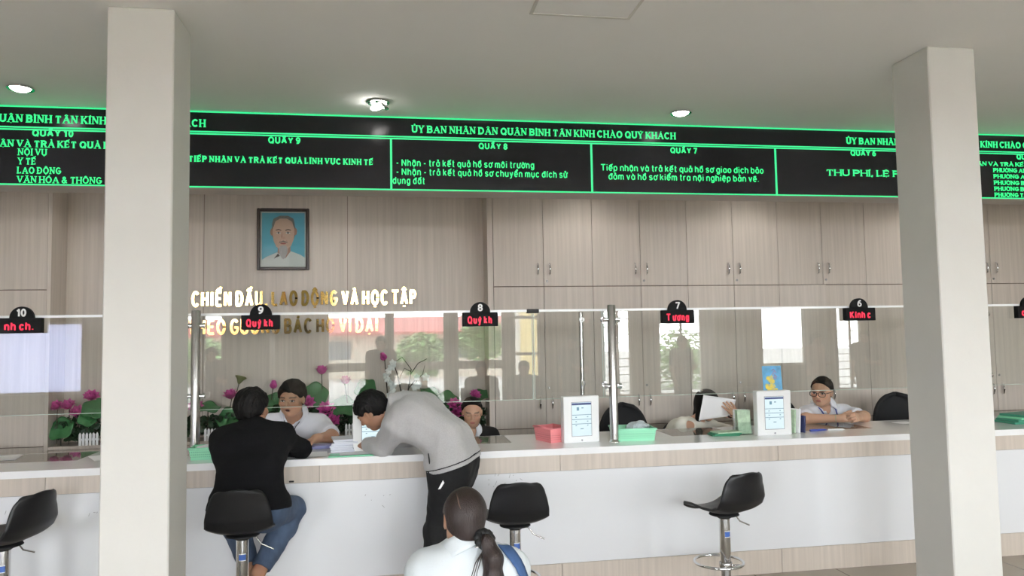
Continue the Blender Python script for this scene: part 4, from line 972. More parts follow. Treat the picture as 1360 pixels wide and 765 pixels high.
def hair_mat(name,col,rough,spec):
    m=mat(name,col,rough,bump=.45,bscale=1,spec=spec); nt=m.node_tree
    n=[q for q in nt.nodes if q.type=='TEX_NOISE'][0]; mp=nt.nodes.new('ShaderNodeMapping'); mp.inputs['Scale'].default_value=(330,330,26)
    tc=[q for q in nt.nodes if q.type=='TEX_COORD'][0]; nt.links.new(tc.outputs['Object'],mp.inputs[0]); nt.links.new(mp.outputs[0],n.inputs[0]); return m
HAIR=hair_mat('black_hair',srgb(14,12,12),.6,.22); HAIRB=hair_mat('dark_brown_hair',srgb(40,28,25),.42,.45)
SKINM=vcol_mat('skin',.5,bump=.05,bscale=220,sss=.06)
class Head:
    def __init__(s,c,f,u,H): 
        s.c=np.array(c,float); s.f=nrm(f); u=np.array(u,float); s.u=nrm(u-s.f*(u@s.f)); s.r=np.cross(s.f,s.u); s.H=H; s.R=np.stack([s.r,s.f,s.u])
    def P(s,x,y,z): return s.c+s.H*(x*s.r+y*s.f+z*s.u)
    def local(s,V): return (V-s.c)@s.R.T/s.H
    def prims(s,female=False,mouth=False,jaw=1.0):
        H=s.H; R=s.R; P=s.P; E=lambda c,r,k:('ell',P(*c),[q*H for q in r],R,k*H); C=lambda a,b,ra,rb,k:('cap',P(*a),P(*b),ra*H,rb*H,k*H)
        o=[E((0,-.06,.13),(.325,.41,.36),.05),E((0,.09,-.13),(.262*jaw,.275,.33),.12),E((0,.2,-.36),(.125*jaw,.12,.10),.10)]
        for q in (-1,1): o+=[E((q*.17*jaw,.05,-.25),(.085,.15,.12),.10),E((q*.19,.24,-.07),(.09,.085,.09),.08)]
        o+=[C((-.15,.325,.085),(.15,.325,.085),.05,.05,.06),C((0,.355,.05),(0,.425,-.10),.03,.045,.04),C((-.045,.40,-.115),(.045,.40,-.115),.035,.035,.03)]
        for q in (-1,1): o+=[('cutell',P(q*.135,.43,.012),[.085*H,.10*H,.055*H],R,.06*H)]
        for q in (-1,1): o+=[E((q*.135,.305,.012),(.075,.058,.045),.015)]
        o+=[C((-.075,.340,-.226),(.075,.340,-.226),.020,.020,.03),C((-.06,.338,-.260),(.06,.338,-.260),.025,.025,.03)]
        if mouth: o+=[('cutell',P(0,.41,-.25),[.075*H,.1*H,.035*H],R,.015*H)]
        for q in (-1,1):
            o+=[E((q*.325,-.02,-.01),(.035,.095,.14),.02),('cutell',P(q*.365,.015,.0),[.03*H,.05*H,.085*H],R,.02*H)]
        return o
    def colour(s,V,skin,eyes='open',lip=(.40,.17,.13),brow=.045,mouth=False):
        L=s.local(V); x,y,z=np.abs(L[:,0]),L[:,1],L[:,2]; C=np.tile(np.array(skin),(len(V),1)); front=(y>.2)
        rg=np.random.default_rng(1); 
        def put(m,c): C[m]=np.array(c)
        warm=front&(((x-.19)/.1)**2+((z+.1)/.09)**2<1); C[warm]*=np.array([1.04,.95,.93])
        wl=np.clip((1-((L[:,0]/.10)**2+((z+.243)/.046)**2))*2.2,0,1)*(y>.30)*front*.8; C=C*(1-wl[:,None])+wl[:,None]*np.array(lip)
        if mouth: put(front&(((L[:,0])/.07)**2+((z+.25)/.03)**2<1)&(y<.352),(.06,.02,.02))
        wb=np.clip((.024-np.abs(z-(.115-2.1*(x-.14)**2)))/.014,0,1)*np.clip((x-.045)/.02,0,1)*np.clip((.235-x)/.02,0,1)*front*.85
        C=C*(1-wb[:,None])+wb[:,None]*np.array((brow,brow*.85,brow*.8))
        ez=z-.012-(.02 if eyes=='down' else 0); e=(x-.135)/.062
        if eyes=='open':
            put(front&(e**2+(ez/.026)**2<1),(.55,.52,.49)); put(front&((x-.135)**2+ez**2<.026**2),(.015,.012,.01))
            put(front&(np.abs(e)<1.08)&(np.abs(ez-.028*np.sqrt(np.clip(1-(e/1.1)**2,0,1)))<.009),(.03,.022,.02))
        else: put(front&(np.abs(e)<1.1)&(np.abs(ez+.03-.012*(e**2))<.007),(.05,.035,.03))
        return C
def hand(w,d,n,side,curl=(.3,.4,.4),sc=1.0,spread=.05,thumb=(.55,.7,.25),fan=0):
    """wrist w, finger direction d, palm faces n, thumb lies towards side"""
    d=nrm(d); n=np.array(n,float); n=nrm(n-d*(n@d)); t=np.cross(d,n); t=t if t@np.array(side)>0 else -t
    w=np.array(w,float); o=[]; S=sc
    o.append(('cap',w-d*.02*S,w+d*.015*S,.026*S,.026*S,.02*S))
    for i in range(4):
        off=(1.5-i)*.0195*S; kn=w+d*(.085-.006*abs(i-1))*S+t*off; o.append(('cap',w+d*.012*S+t*off*.6,kn,.0145*S,.0115*S,.010*S))
        L=(.074,.083,.077,.060)[i]*S; p=kn; th=0; sp=(1.5-i)*spread
        for j,(fr,r0,r1) in enumerate(((.44,.0098,.0088),(.31,.0088,.0080),(.25,.0080,.0068))):
            th+=curl[j]*(1+.08*i)+fan*(i==0)*(-.3); dd=nrm((d+t*sp*math.cos(th))*math.cos(th)+n*math.sin(th)); q=p+dd*L*fr
            o.append(('cap',p,q,r0*S,r1*S,.0035*S)); p=q
    p=w+d*.022*S+t*.026*S+n*.004*S; dd=nrm(d*thumb[0]+t*thumb[1]+n*thumb[2]); o.append(('cap',w+d*.01*S+t*.012*S,p+dd*.02*S,.017*S,.0135*S,.012*S)); p=p+dd*.02*S
    for fr,r0,r1,b in ((.034,.0125,.0105,.25),(.027,.0105,.008,.5)):
        dd=nrm(dd+d*b+n*.15); q=p+dd*fr*S; o.append(('cap',p,q,r0*S,r1*S,.004*S)); p=q
    return o
def limb(a,b,ra,rb,k=.03,bulge=0):
    a=np.array(a,float); b=np.array(b,float)
    if bulge==0: return [('cap',a,b,ra,rb,k)]
    m=a+(b-a)*.32; rm=ra+(rb-ra)*.32+bulge; return [('cap',a,m,ra,rm,k),('cap',m,b,rm,rb,k)]
def torso(pel,mid,chest,nb,sl,sr,rp,w=1.0,bust=0,fwd=None,belly=0):
    """pelvis, waist, upper chest, neck base, shoulders, right-hand direction of the pelvis"""
    pel,mid,chest,nb,sl,sr=[np.array(q,float) for q in (pel,mid,chest,nb,sl,sr)]; rp=nrm(rp); rs=nrm(sr-sl); rm=nrm(rp+rs); o=[]
    for s in (-1,1):
        o+=[('cap',pel+rp*.075*w*s,mid+rm*.055*w*s,.108*w,.092*w,.05),('cap',mid+rm*.055*w*s,chest+rs*.085*w*s,.092*w,.10*w,.05)]
    o+=[('cap',pel-rp*.08*w,pel+rp*.08*w,.108*w,.108*w,.05),('cap',chest-rs*.085*w,chest+rs*.085*w,.102*w,.102*w,.05),('cap',sl,sr,.058*w,.058*w,.05)]
    for q in (sl,sr): o+=[('cap',nb+(chest-nb)*.1,q,.05*w,.056*w,.05)]
    if bust and fwd is not None:
        f=nrm(fwd)
        for s in (-1,1): c=chest+(mid-chest)*.25+rs*.075*w*s+f*.065*w; o+=[('ell',c,[.062*w,.062*w,.06*w],None,.05)]
    if belly and fwd is not None: o+=[('ell',mid+nrm(fwd)*.06,[.10*w,.10*w,.11*w],None,.06)]
    return o
def grow(prims,d,k=None):
    out=[]
    for p in prims:
        p=list(p)
        if p[0]=='cap': p[3]+=d; p[4]+=d
        elif p[0]=='ell': p[2]=[q+d for q in p[2]]
        out.append(tuple(p))
    return out
def hair_cap(hd,thick=.05,front=((.40,.25),(.05,-.13)),low=-.24,extra=(),h=.004,amp=.004,freq=150,seed=1,ear=True):
    H=hd.H; E=lambda c,r,k:('ell',hd.P(*c),[q*H for q in r],hd.R,k*H)
    pr=[E((0,-.06,.13),(.325+thick,.41+thick,.36+thick*1.1),.05),E((0,-.17,-.08),(.25+thick*.7,.25+thick*.8,.25),.12)]+list(extra)
    v=Vol([p for p in pr if p[0] in('ell','cap')],h)
    return v,H
def front_clip(v,hd,a,b):
    # removes hair in front of / below the hairline through (y,z) a and b in the head's own frame
    (ya,za),(yb,zb)=a,b; dy,dz=ya-yb,za-zb; n=hd.f*dz-hd.u*dy; v.plane(hd.P(0,ya,za),n,.012)
def short_hair(hd,parent,m=HAIR,thick=.055,front=((.37,.27),(.04,-.10)),low=-.26,amp=.005,seed=1,h=.004):
    v,H=hair_cap(hd,thick,h=h); front_clip(v,hd,*front); v.plane(hd.P(0,-.3,low),-hd.u+hd.f*.5,.012)
    for q in (-1,1): v.prim(('cutell',hd.P(q*.33,.06,-.05),[.10*H,.13*H,.13*H],hd.R,.02*H))
    v.wrinkle(amp,120,seed,hd.u,.6); V,F=v.mesh(); return np_mesh('hair',V,F,m,parent)
def collar_band(parent,nb,hd,m,r0=.062,r1=.088,hgt=.045,gap=.9,point=.035,name='collar',yaw=0):
    nb=np.array(nb,float); up=nrm(hd.c-hd.u*hd.H*.5-nb+np.array([0,0,.02])); f=hd.f.copy(); f=nrm(f-up*(f@up)); 
    if yaw is not None and not np.isscalar(yaw): f=nrm(np.array(yaw)-up*(np.array(yaw)@up))
    r=np.cross(f,up)
    def fn(u,v):
        a=-math.pi+gap*.5+u*(2*math.pi-gap); a=a+math.pi   # 0 = front
        front=max(0,math.cos(a)); e=(max(0,math.cos(a)))**3
        rad=r0+(r1-r0)*v; z=hgt*(.75-v*(1.0+.75*e))-.018*e
        p=nb+up*(z+.025)+ (f*math.cos(a)*1.08+r*math.sin(a))*rad
        return Vector(p)
    o=MB().grid(fn,33,5).build(name,m,parent,solid=.004); return o
# ---------------------------------------------------------------- people
SKA=(.50,.29,.195); SKB=(.56,.34,.235); SKC=(.36,.19,.12)
def person_root(loc,label): return empty('person',loc,0,label,'person')
def fin(root,children):
    pass
def body(root,prims,skin,hd,h=.0045,**kw):
    v=Vol(prims,h); V,F=v.mesh(); C=hd.colour(V,skin,**kw) if hd is not None else None
    o=np_mesh('body',V,F,SKINM,root,C); return o
def garment(root,name,prims,m,h=.005,wr=(.004,26,1),cuts=(),planes=()):
    v=Vol(prims,h)
    if wr: v.wrinkle(*wr)
    for c in cuts: v.prim(c)
    for pt,n in planes: v.plane(pt,n,.004)
    V,F=v.mesh(); return np_mesh(name,V,F,m,root)
BLACKK=mat('black_knit',srgb(13,13,16),.9,bump=.35,bscale=350,spec=.2); DENIM=mat('blue_denim',srgb(66,82,106),.8,bump=.3,bscale=500,vary=.22,vscale=(14,14,9))
WHITES=mat('white_shirt_cloth',srgb(226,228,236),.75,bump=.1,bscale=120); GREYH=mat('grey_marl_fleece',srgb(176,174,174),.9,bump=.3,bscale=320,vary=.07,vscale=(130,130,130),sheen=.2)
BLACKT=mat('black_trousers',srgb(12,12,14),.85,bump=.2,bscale=200); BLACKJ=mat('black_jacket',srgb(13,13,16),.8,bump=.15,bscale=200); DARKT=mat('dark_trousers',srgb(38,40,48),.8)
SOLE=mat('sandal_sole',srgb(34,26,22),.7); CREAMW=mat('cream_blouse',srgb(222,220,208),.75,bump=.15,bscale=150); JACKW=mat('white_denim_jacket',srgb(214,220,224),.8,bump=.25,bscale=260)
def arr(*a): return np.array(a,float)
NOROOT=(0,0,0)
def legs(hipL,hipR,kL,kR,aL,aR,tL,tR,w=1.0):
    o=[]
    for hp,k,a,t in ((hipL,kL,aL,tL),(hipR,kR,aR,tR)):
        o+=limb(hp,k,.088*w,.058*w,.03)+limb(k,a,.058*w,.036*w,.02,.012*w)+[('cap',a,t,.036*w,.026*w,.02)]
    return o
def trousers(hipL,hipR,kL,kR,aL,aR,w=1.0,d=.014,loose=1.0):
    o=[]
    for hp,k,a in ((hipL,kL,aL),(hipR,kR,aR)):
        k=np.array(k,float);a=np.array(a,float); e=k+(a-k)*.93
        o+=[('cap',hp,k,.094*w+d,.060*w+d,.05)]+[('cap',k,k+(e-k)*.32,.061*w+d,.063*w+d,.02),('cap',k+(e-k)*.32,e,.063*w+d,(.036*w+d)*loose+.006,.02,1)]
    return o
def shoe(root,a,t,m,name='shoe'):
    a=np.array(a,float);t=np.array(t,float); d=nrm(t-a)
    v=Vol([('cap',a-arr(0,0,.0),t,.046,.036,.02),('cap',a+arr(0,0,.02),a,.048,.046,.02)],.006); v.plane((0,0,min(a[2],t[2])-.03),(0,0,-1)); V,F=v.mesh(); return np_mesh(name,V,F,m,root)

# 1 ---- man in the black sweater, seen from behind on the stool
def man_black():
    r=person_root(NOROOT,'person in a black sweater and jeans, sitting back to us on a stool')
    pel=arr(-.775,-.445,.712); mid=arr(-.785,-.39,.86); ch=arr(-.80,-.255,1.0); nb=arr(-.805,-.195,1.105); sl=arr(-.955,-.20,1.045); sr=arr(-.645,-.18,1.06)
    hd=Head((-.815,-.13,1.222),(.42,.90,-.12),(0,.12,1),.238)
    eL,eR=arr(-1.005,-.0,.955),arr(-.545,-.005,.955); wL,wR=arr(-.90,.19,.937),arr(-.735,.155,.937)
    hL,hR=arr(-.86,-.43,.695),arr(-.69,-.43,.695); kL,kR=arr(-.93,-.10,.60),arr(-.585,-.125,.62); aL,aR=arr(-.795,-.30,.335),arr(-.74,-.355,.33); tL,tR=arr(-.83,-.19,.272),arr(-.80,-.235,.272)
    tor=torso(pel,mid,ch,nb,sl,sr,(1,0,0))
    arms=limb(sl,eL,.052,.042)+limb(eL,wL,.042,.027)+limb(sr,eR,.052,.042)+limb(eR,wR,.042,.027)
    hnd=hand(wL,(.35,.9,-.05),(0,0,-1),(1,0,0),(.35,.5,.4))+hand(wR,(-.9,.42,-.05),(0,0,-1),(0,1,0),(.4,.55,.4))
    pr=tor+[('cap',nb,hd.P(0,-.1,-.25),.056,.054,.03)]+arms+legs(hL,hR,kL,kR,aL,aR,tL,tR)+hd.prims()+hnd
    body(r,pr,SKC,hd)
    sw=grow(tor,.02)+[('cap',pel-arr(.08,0,.02),pel+arr(.08,0,-.02),.131,.131,.05)]+[('cap',sl,eL,.066,.056,.03),('cap',eL,wL+.02*nrm(eL-wL),.056,.040,.02,1),('cap',sr,eR,.066,.056,.03),('cap',eR,wR+.02*nrm(eR-wR),.056,.040,.02,1),('cap',nb-arr(0,0,.02),nb+(hd.c-nb)*.18,.064,.062,.03)]
    garment(r,'sweater',sw,BLACKK,.005,(.0045,24,3),planes=[((0,0,.66),(0,-.1,-1))])
    garment(r,'jeans',grow([tor[0],tor[2],tor[4]],.011)+trousers(hL,hR,kL,kR,aL,aR,1.0,.013)+[('cap',pel-arr(.075,0,0),pel+arr(.075,0,0),.1165,.1165,.05)],DENIM,.005,(.0035,34,5),planes=[((0,0,.78),(0,0,1))])
    short_hair(hd,r,HAIR,.06,((.36,.32),(.03,-.12)),-.33,.005,2)
    for a,t in ((aL,tL),(aR,tR)):
        a=np.array(a)-arr(0,.0,.055); d=nrm(t-a); s=MB(); rt=np.cross(d,(0,0,1)); rt=nrm(rt); up=np.cross(rt,d)
        c0=a-d*.035; c1=t+d*.03; s.add([Vector(c0+rt*.036-up*.012),Vector(c0-rt*.036-up*.012),Vector(c1-rt*.042-up*.03),Vector(c1+rt*.042-up*.03),Vector(c0+rt*.036-up*.03),Vector(c0-rt*.036-up*.03),Vector(c1-rt*.042-up*.046),Vector(c1+rt*.042-up*.046)],[(0,1,2,3),(7,6,5,4),(0,4,5,1),(1,5,6,2),(2,6,7,3),(3,7,4,0)])
        s.build('sandal',SOLE,r)
man_black()
# 2 ---- clerk in the white short-sleeved shirt
def clerk_white():
    r=person_root(NOROOT,'person in a white short-sleeved shirt facing us across the counter, mouth open')
    pel=arr(-.72,1.13,.60); mid=arr(-.715,1.08,.76); ch=arr(-.70,.90,.95); nb=arr(-.692,.815,1.065); sr=arr(-.855,.85,1.015); sl=arr(-.515,.83,1.0)
    hd=Head((-.69,.68,1.213),(-.22,-.95,-.14),(0,-.12,1),.252)
    eL,eR=arr(-.415,.67,.94),arr(-.945,.64,.925); wL,wR=arr(-.50,.455,.958),arr(-.77,.43,.935)
    hL,hR=arr(-.63,1.12,.58),arr(-.81,1.12,.58); kL,kR=arr(-.60,.78,.55),arr(-.85,.78,.55); aL,aR=arr(-.60,.86,.09),arr(-.85,.86,.09); tL,tR=arr(-.60,.74,.05),arr(-.86,.74,.05)
    tor=torso(pel,mid,ch,nb,sl,sr,(-1,0,0))
    arms=limb(sl,eL,.052,.043)+limb(eL,wL,.043,.028)+limb(sr,eR,.052,.043)+limb(eR,wR,.043,.028)
    hnd=hand(wL,(-.85,-.3,-.2),(-.1,-.15,-1),(-.3,-.9,0),(.35,.5,.4))+hand(wR,(.75,-.5,-.1),(0,0,-1),(.3,-.9,0),(.4,.5,.4))
    body(r,tor+[('cap',nb,hd.P(0,-.08,-.28),.06,.057,.03)]+arms+legs(hL,hR,kL,kR,aL,aR,tL,tR)+hd.prims(mouth=True,jaw=1.05)+hnd,SKA,hd,mouth=True)
    f=nrm(arr(-.15,-.95,.1))
    sh=grow(tor,.013)+[('cap',sl,sl+(eL-sl)*.86,.072,.074,.03,1),('cap',sr,sr+(eR-sr)*.86,.072,.074,.03,1)]
    garment(r,'shirt',sh,WHITES,.005,(.005,26,7),cuts=[('cutcap',nb+arr(0,-.0,.06),nb+f*.09+arr(0,0,-.045),.056,.022,.006)])
    collar_band(r,nb+arr(0,-.012,.012),hd,WHITES,.068,.102,.046,.85,yaw=(-.15,-1,0))
    garment(r,'trousers',trousers(hL,hR,kL,kR,aL,aR)+[('cap',pel-arr(.075,0,.01),pel+arr(.075,0,-.01),.112,.112,.05)],DARKT,.007,None)
    shoe(r,aL,tL,BLACKM); shoe(r,aR,tR,BLACKM)
    short_hair(hd,r,HAIR,.06,((.36,.29),(.07,-.04)),-.26,.004,3)
    c=nb+f*.11
    MB().tube([Vector(nb+arr(-.06,-.04,.0)),Vector(c+arr(-.035,-.02,-.06)),Vector(c+arr(.0,-.035,-.16))],.003,6).tube([Vector(nb+arr(.065,-.045,.0)),Vector(c+arr(.045,-.02,-.06)),Vector(c+arr(.0,-.035,-.16))],.003,6).build('lanyard',BLACKM,r)
    MB().box(-.005,-.003,-.005,.005,.003,.005).build('badge',WHITEP,r).location=tuple(c+arr(0,-.035,-.165))
clerk_white()
# 3 ---- man in the grey hoodie bent over the counter
def man_bent():
    r=person_root(NOROOT,'person in a grey hoodie and black trousers, bending over the counter to write')
    pel=arr(.375,-.215,.865); mid=arr(.345,-.17,1.0); ch=arr(.165,-.065,1.135); nb=arr(.035,-.005,1.165); sl=arr(.045,-.165,1.105); sr=arr(.18,.12,1.12)
    hd=Head((-.118,.01,1.172),(-.72,.30,-.62),(-.70,.10,.75),.238)
    eL,eR=arr(-.055,.0,.953),arr(.10,.33,.95); wL,wR=arr(-.165,.17,.94),arr(-.10,.34,.94)
    rp=arr(.45,.89,0)
    hR,hL=pel+rp*.085+arr(0,0,-.02),pel-rp*.085+arr(0,0,-.02); kL,kR=arr(.265,-.285,.48),arr(.345,-.13,.48); aL,aR=arr(.275,-.31,.09),arr(.375,-.145,.09); tL,tR=arr(.165,-.27,.04),arr(.27,-.095,.04)
    tor=torso(pel,mid,ch,nb,sl,sr,rp,1.02)
    arms=limb(sl,eL,.052,.042)+limb(eL,wL,.042,.027)+limb(sr,eR,.052,.042)+limb(eR,wR,.042,.027)
    hnd=hand(wL,(-.6,.75,-.12),(0,0,-1),(.6,.6,0),(.45,.5,.4))+hand(wR,(-.95,-.1,-.1),(0,0,-1),(0,-1,0),(.5,.6,.5))
    body(r,tor+[('cap',nb,hd.P(0,-.12,-.22),.058,.056,.03)]+arms+legs(hL,hR,kL,kR,aL,aR,tL,tR)+hd.prims()+hnd,SKC,hd,eyes='down')
    ax=nrm(pel-mid)
    hood=grow(tor,.026)+[('cap',sl,eL,.078,.070,.03),('cap',eL,eL+(wL-eL)*.9,.070,.052,.02,1),('cap',sr,eR,.076,.066,.03),('cap',eR,eR+(wR-eR)*.9,.066,.05,.02,1)]
    hood+=[('cap',nb+arr(.05,.0,.03),nb+(hd.P(0,-.12,-.22)-nb)*.42+arr(.0,0,.03),.098,.090,.012,1),('ell',nb+arr(.10,.0,.075),[.085,.11,.05],None,.015)]
    hem=pel+ax*.01+arr(0,0,.0); hn=nrm(arr(.28,-.05,-1))
    garment(r,'hoodie',hood,GREYH,.005,(.006,22,9),cuts=[('cutcap',nb,hd.c,.062,.062,.004)],planes=[(arr(.40,-.2,.893),hn)])
    # ribbed hem with its dark stripe
    hb=[('cap',pel-rp*.08+arr(0,0,.04),pel+rp*.08+arr(0,0,.04),.133,.133,.05),('cap',pel-rp*.08+arr(0,0,-.02),pel+rp*.08+arr(0,0,-.02),.131,.131,.05)]
    garment(r,'hem_band',hb,GREYH,.005,None,planes=[(arr(.40,-.2,.862),hn),(arr(.40,-.2,.888),-hn)])
    garment(r,'hem_stripe',grow(hb,.002),BLACKK,.004,None,planes=[(arr(.40,-.2,.887),hn),(arr(.40,-.2,.897),-hn)])
    tp=trousers(hL,hR,kL,kR,aL,aR,1.0,.018,1.5)+[('cap',pel-rp*.08+arr(0,0,.02),pel+rp*.08+arr(0,0,.02),.122,.122,.05),('cap',pel-rp*.07+arr(0,0,-.06),pel+rp*.07+arr(0,0,-.06),.125,.11,.05)]
    garment(r,'trousers',tp,BLACKT,.005,(.005,24,4),planes=[(arr(.40,-.2,.9),-hn)])
    shoe(r,aL,tL,BLACKM); shoe(r,aR,tR,BLACKM)
    short_hair(hd,r,HAIR,.065,((.37,.27),(.05,-.12)),-.26,.004,6)
    M=Matrix.Translation((.284,-.409,.775))@Matrix.Rotation(-.3,4,'Z')@Matrix.Rotation(.45,4,'Y')
    MB().add([(-.006,0,-.03),(.006,0,-.022),(.012,0,.02),(-.002,0,.03)],[(0,1,2,3)],None,False,M).build('white_mark',WHITEI,r,solid=.002)
    garment(r,'pocket',[('cap',arr(.217,-.334,.945),arr(.224,-.360,.892),.005,.007,.01)],BLACKM,.003,None)
man_bent()
# 4 ---- clerk in the black jacket
def clerk_black():
    r=person_root(NOROOT,'person in a black jacket over a white collar, looking down, hair tied back')
    pel=arr(.64,1.2,.515); mid=arr(.635,1.17,.65); ch=arr(.625,1.09,.79); nb=arr(.62,1.055,.885); sr=arr(.475,1.07,.835); sl=arr(.765,1.07,.835)
    hd=Head((.62,1.0,1.043),(-.06,-.95,-.26),(0,-.2,1),.228)
    eL,eR=arr(.83,1.0,.64),arr(.41,1.0,.64); wL,wR=arr(.72,.84,.62),arr(.52,.84,.62)
    hL,hR=arr(.72,1.18,.50),arr(.56,1.18,.50); kL,kR=arr(.72,.82,.49),arr(.56,.82,.49); aL,aR=arr(.72,.90,.08),arr(.56,.90,.08); tL,tR=arr(.72,.78,.04),arr(.56,.78,.04)
    tor=torso(pel,mid,ch,nb,sl,sr,(-1,0,0),.88,1,(0,-1,0))
    arms=limb(sl,eL,.045,.037)+limb(eL,wL,.037,.024)+limb(sr,eR,.045,.037)+limb(eR,wR,.037,.024)
    hnd=hand(wL,(-.7,-.6,-.3),(0,0,-1),(-.3,-.9,0),(.4,.5,.4),.9)+hand(wR,(.7,-.6,-.3),(0,0,-1),(.3,-.9,0),(.4,.5,.4),.9)
    body(r,tor+[('cap',nb,hd.P(0,-.08,-.28),.049,.047,.03)]+arms+legs(hL,hR,kL,kR,aL,aR,tL,tR,.9)+hd.prims(True,jaw=.95)+hnd,SKB,hd,h=.004,eyes='down',lip=(.42,.13,.12))
    f=arr(0,-1,0)
    garment(r,'blouse',grow(tor,.008),WHITES,.005,(.003,26,2),cuts=[('cutcap',nb+arr(0,-.0,.06),nb+f*.075+arr(0,0,-.035),.05,.018,.006)])
    jk=grow(tor,.018)+[('cap',sl,eL,.066,.056,.03),('cap',eL,wL,.056,.042,.02,1),('cap',sr,eR,.066,.056,.03),('cap',eR,wR,.056,.042,.02,1)]
    garment(r,'jacket',jk,BLACKJ,.005,(.004,24,5),cuts=[('cutcap',nb+arr(0,.0,.05),nb+f*.13+arr(0,0,-.09),.066,.045,.006),('cutcap',nb+f*.13+arr(0,0,-.09),nb+f*.16+arr(0,0,-.26),.045,.02,.006)])
    collar_band(r,nb+arr(0,-.012,.010),hd,WHITES,.058,.088,.045,.9,yaw=(0,-1,0))
    garment(r,'trousers',trousers(hL,hR,kL,kR,aL,aR,.9)+[('cap',pel-arr(.065,0,0),pel+arr(.065,0,0),.104,.104,.05)],DARKT,.007,None)
    shoe(r,aL,tL,BLACKM); shoe(r,aR,tR,BLACKM)
    H=hd.H; v,_=hair_cap(hd,.03,extra=[('ell',hd.P(0,-.50,-.05),[.15*H,.12*H,.15*H],hd.R,.05*H)]); front_clip(v,hd,(.295,.405),(.0,.02)); v.plane(hd.P(0,-.3,-.30),-hd.u+hd.f*.4,.01)
    for q in (-1,1): v.prim(('cutell',hd.P(q*.34,.06,-.05),[.09*H,.12*H,.13*H],hd.R,.02*H))
    v.wrinkle(.002,90,3); V,F=v.mesh(); np_mesh('hair',V,F,HAIR,r)
clerk_black()
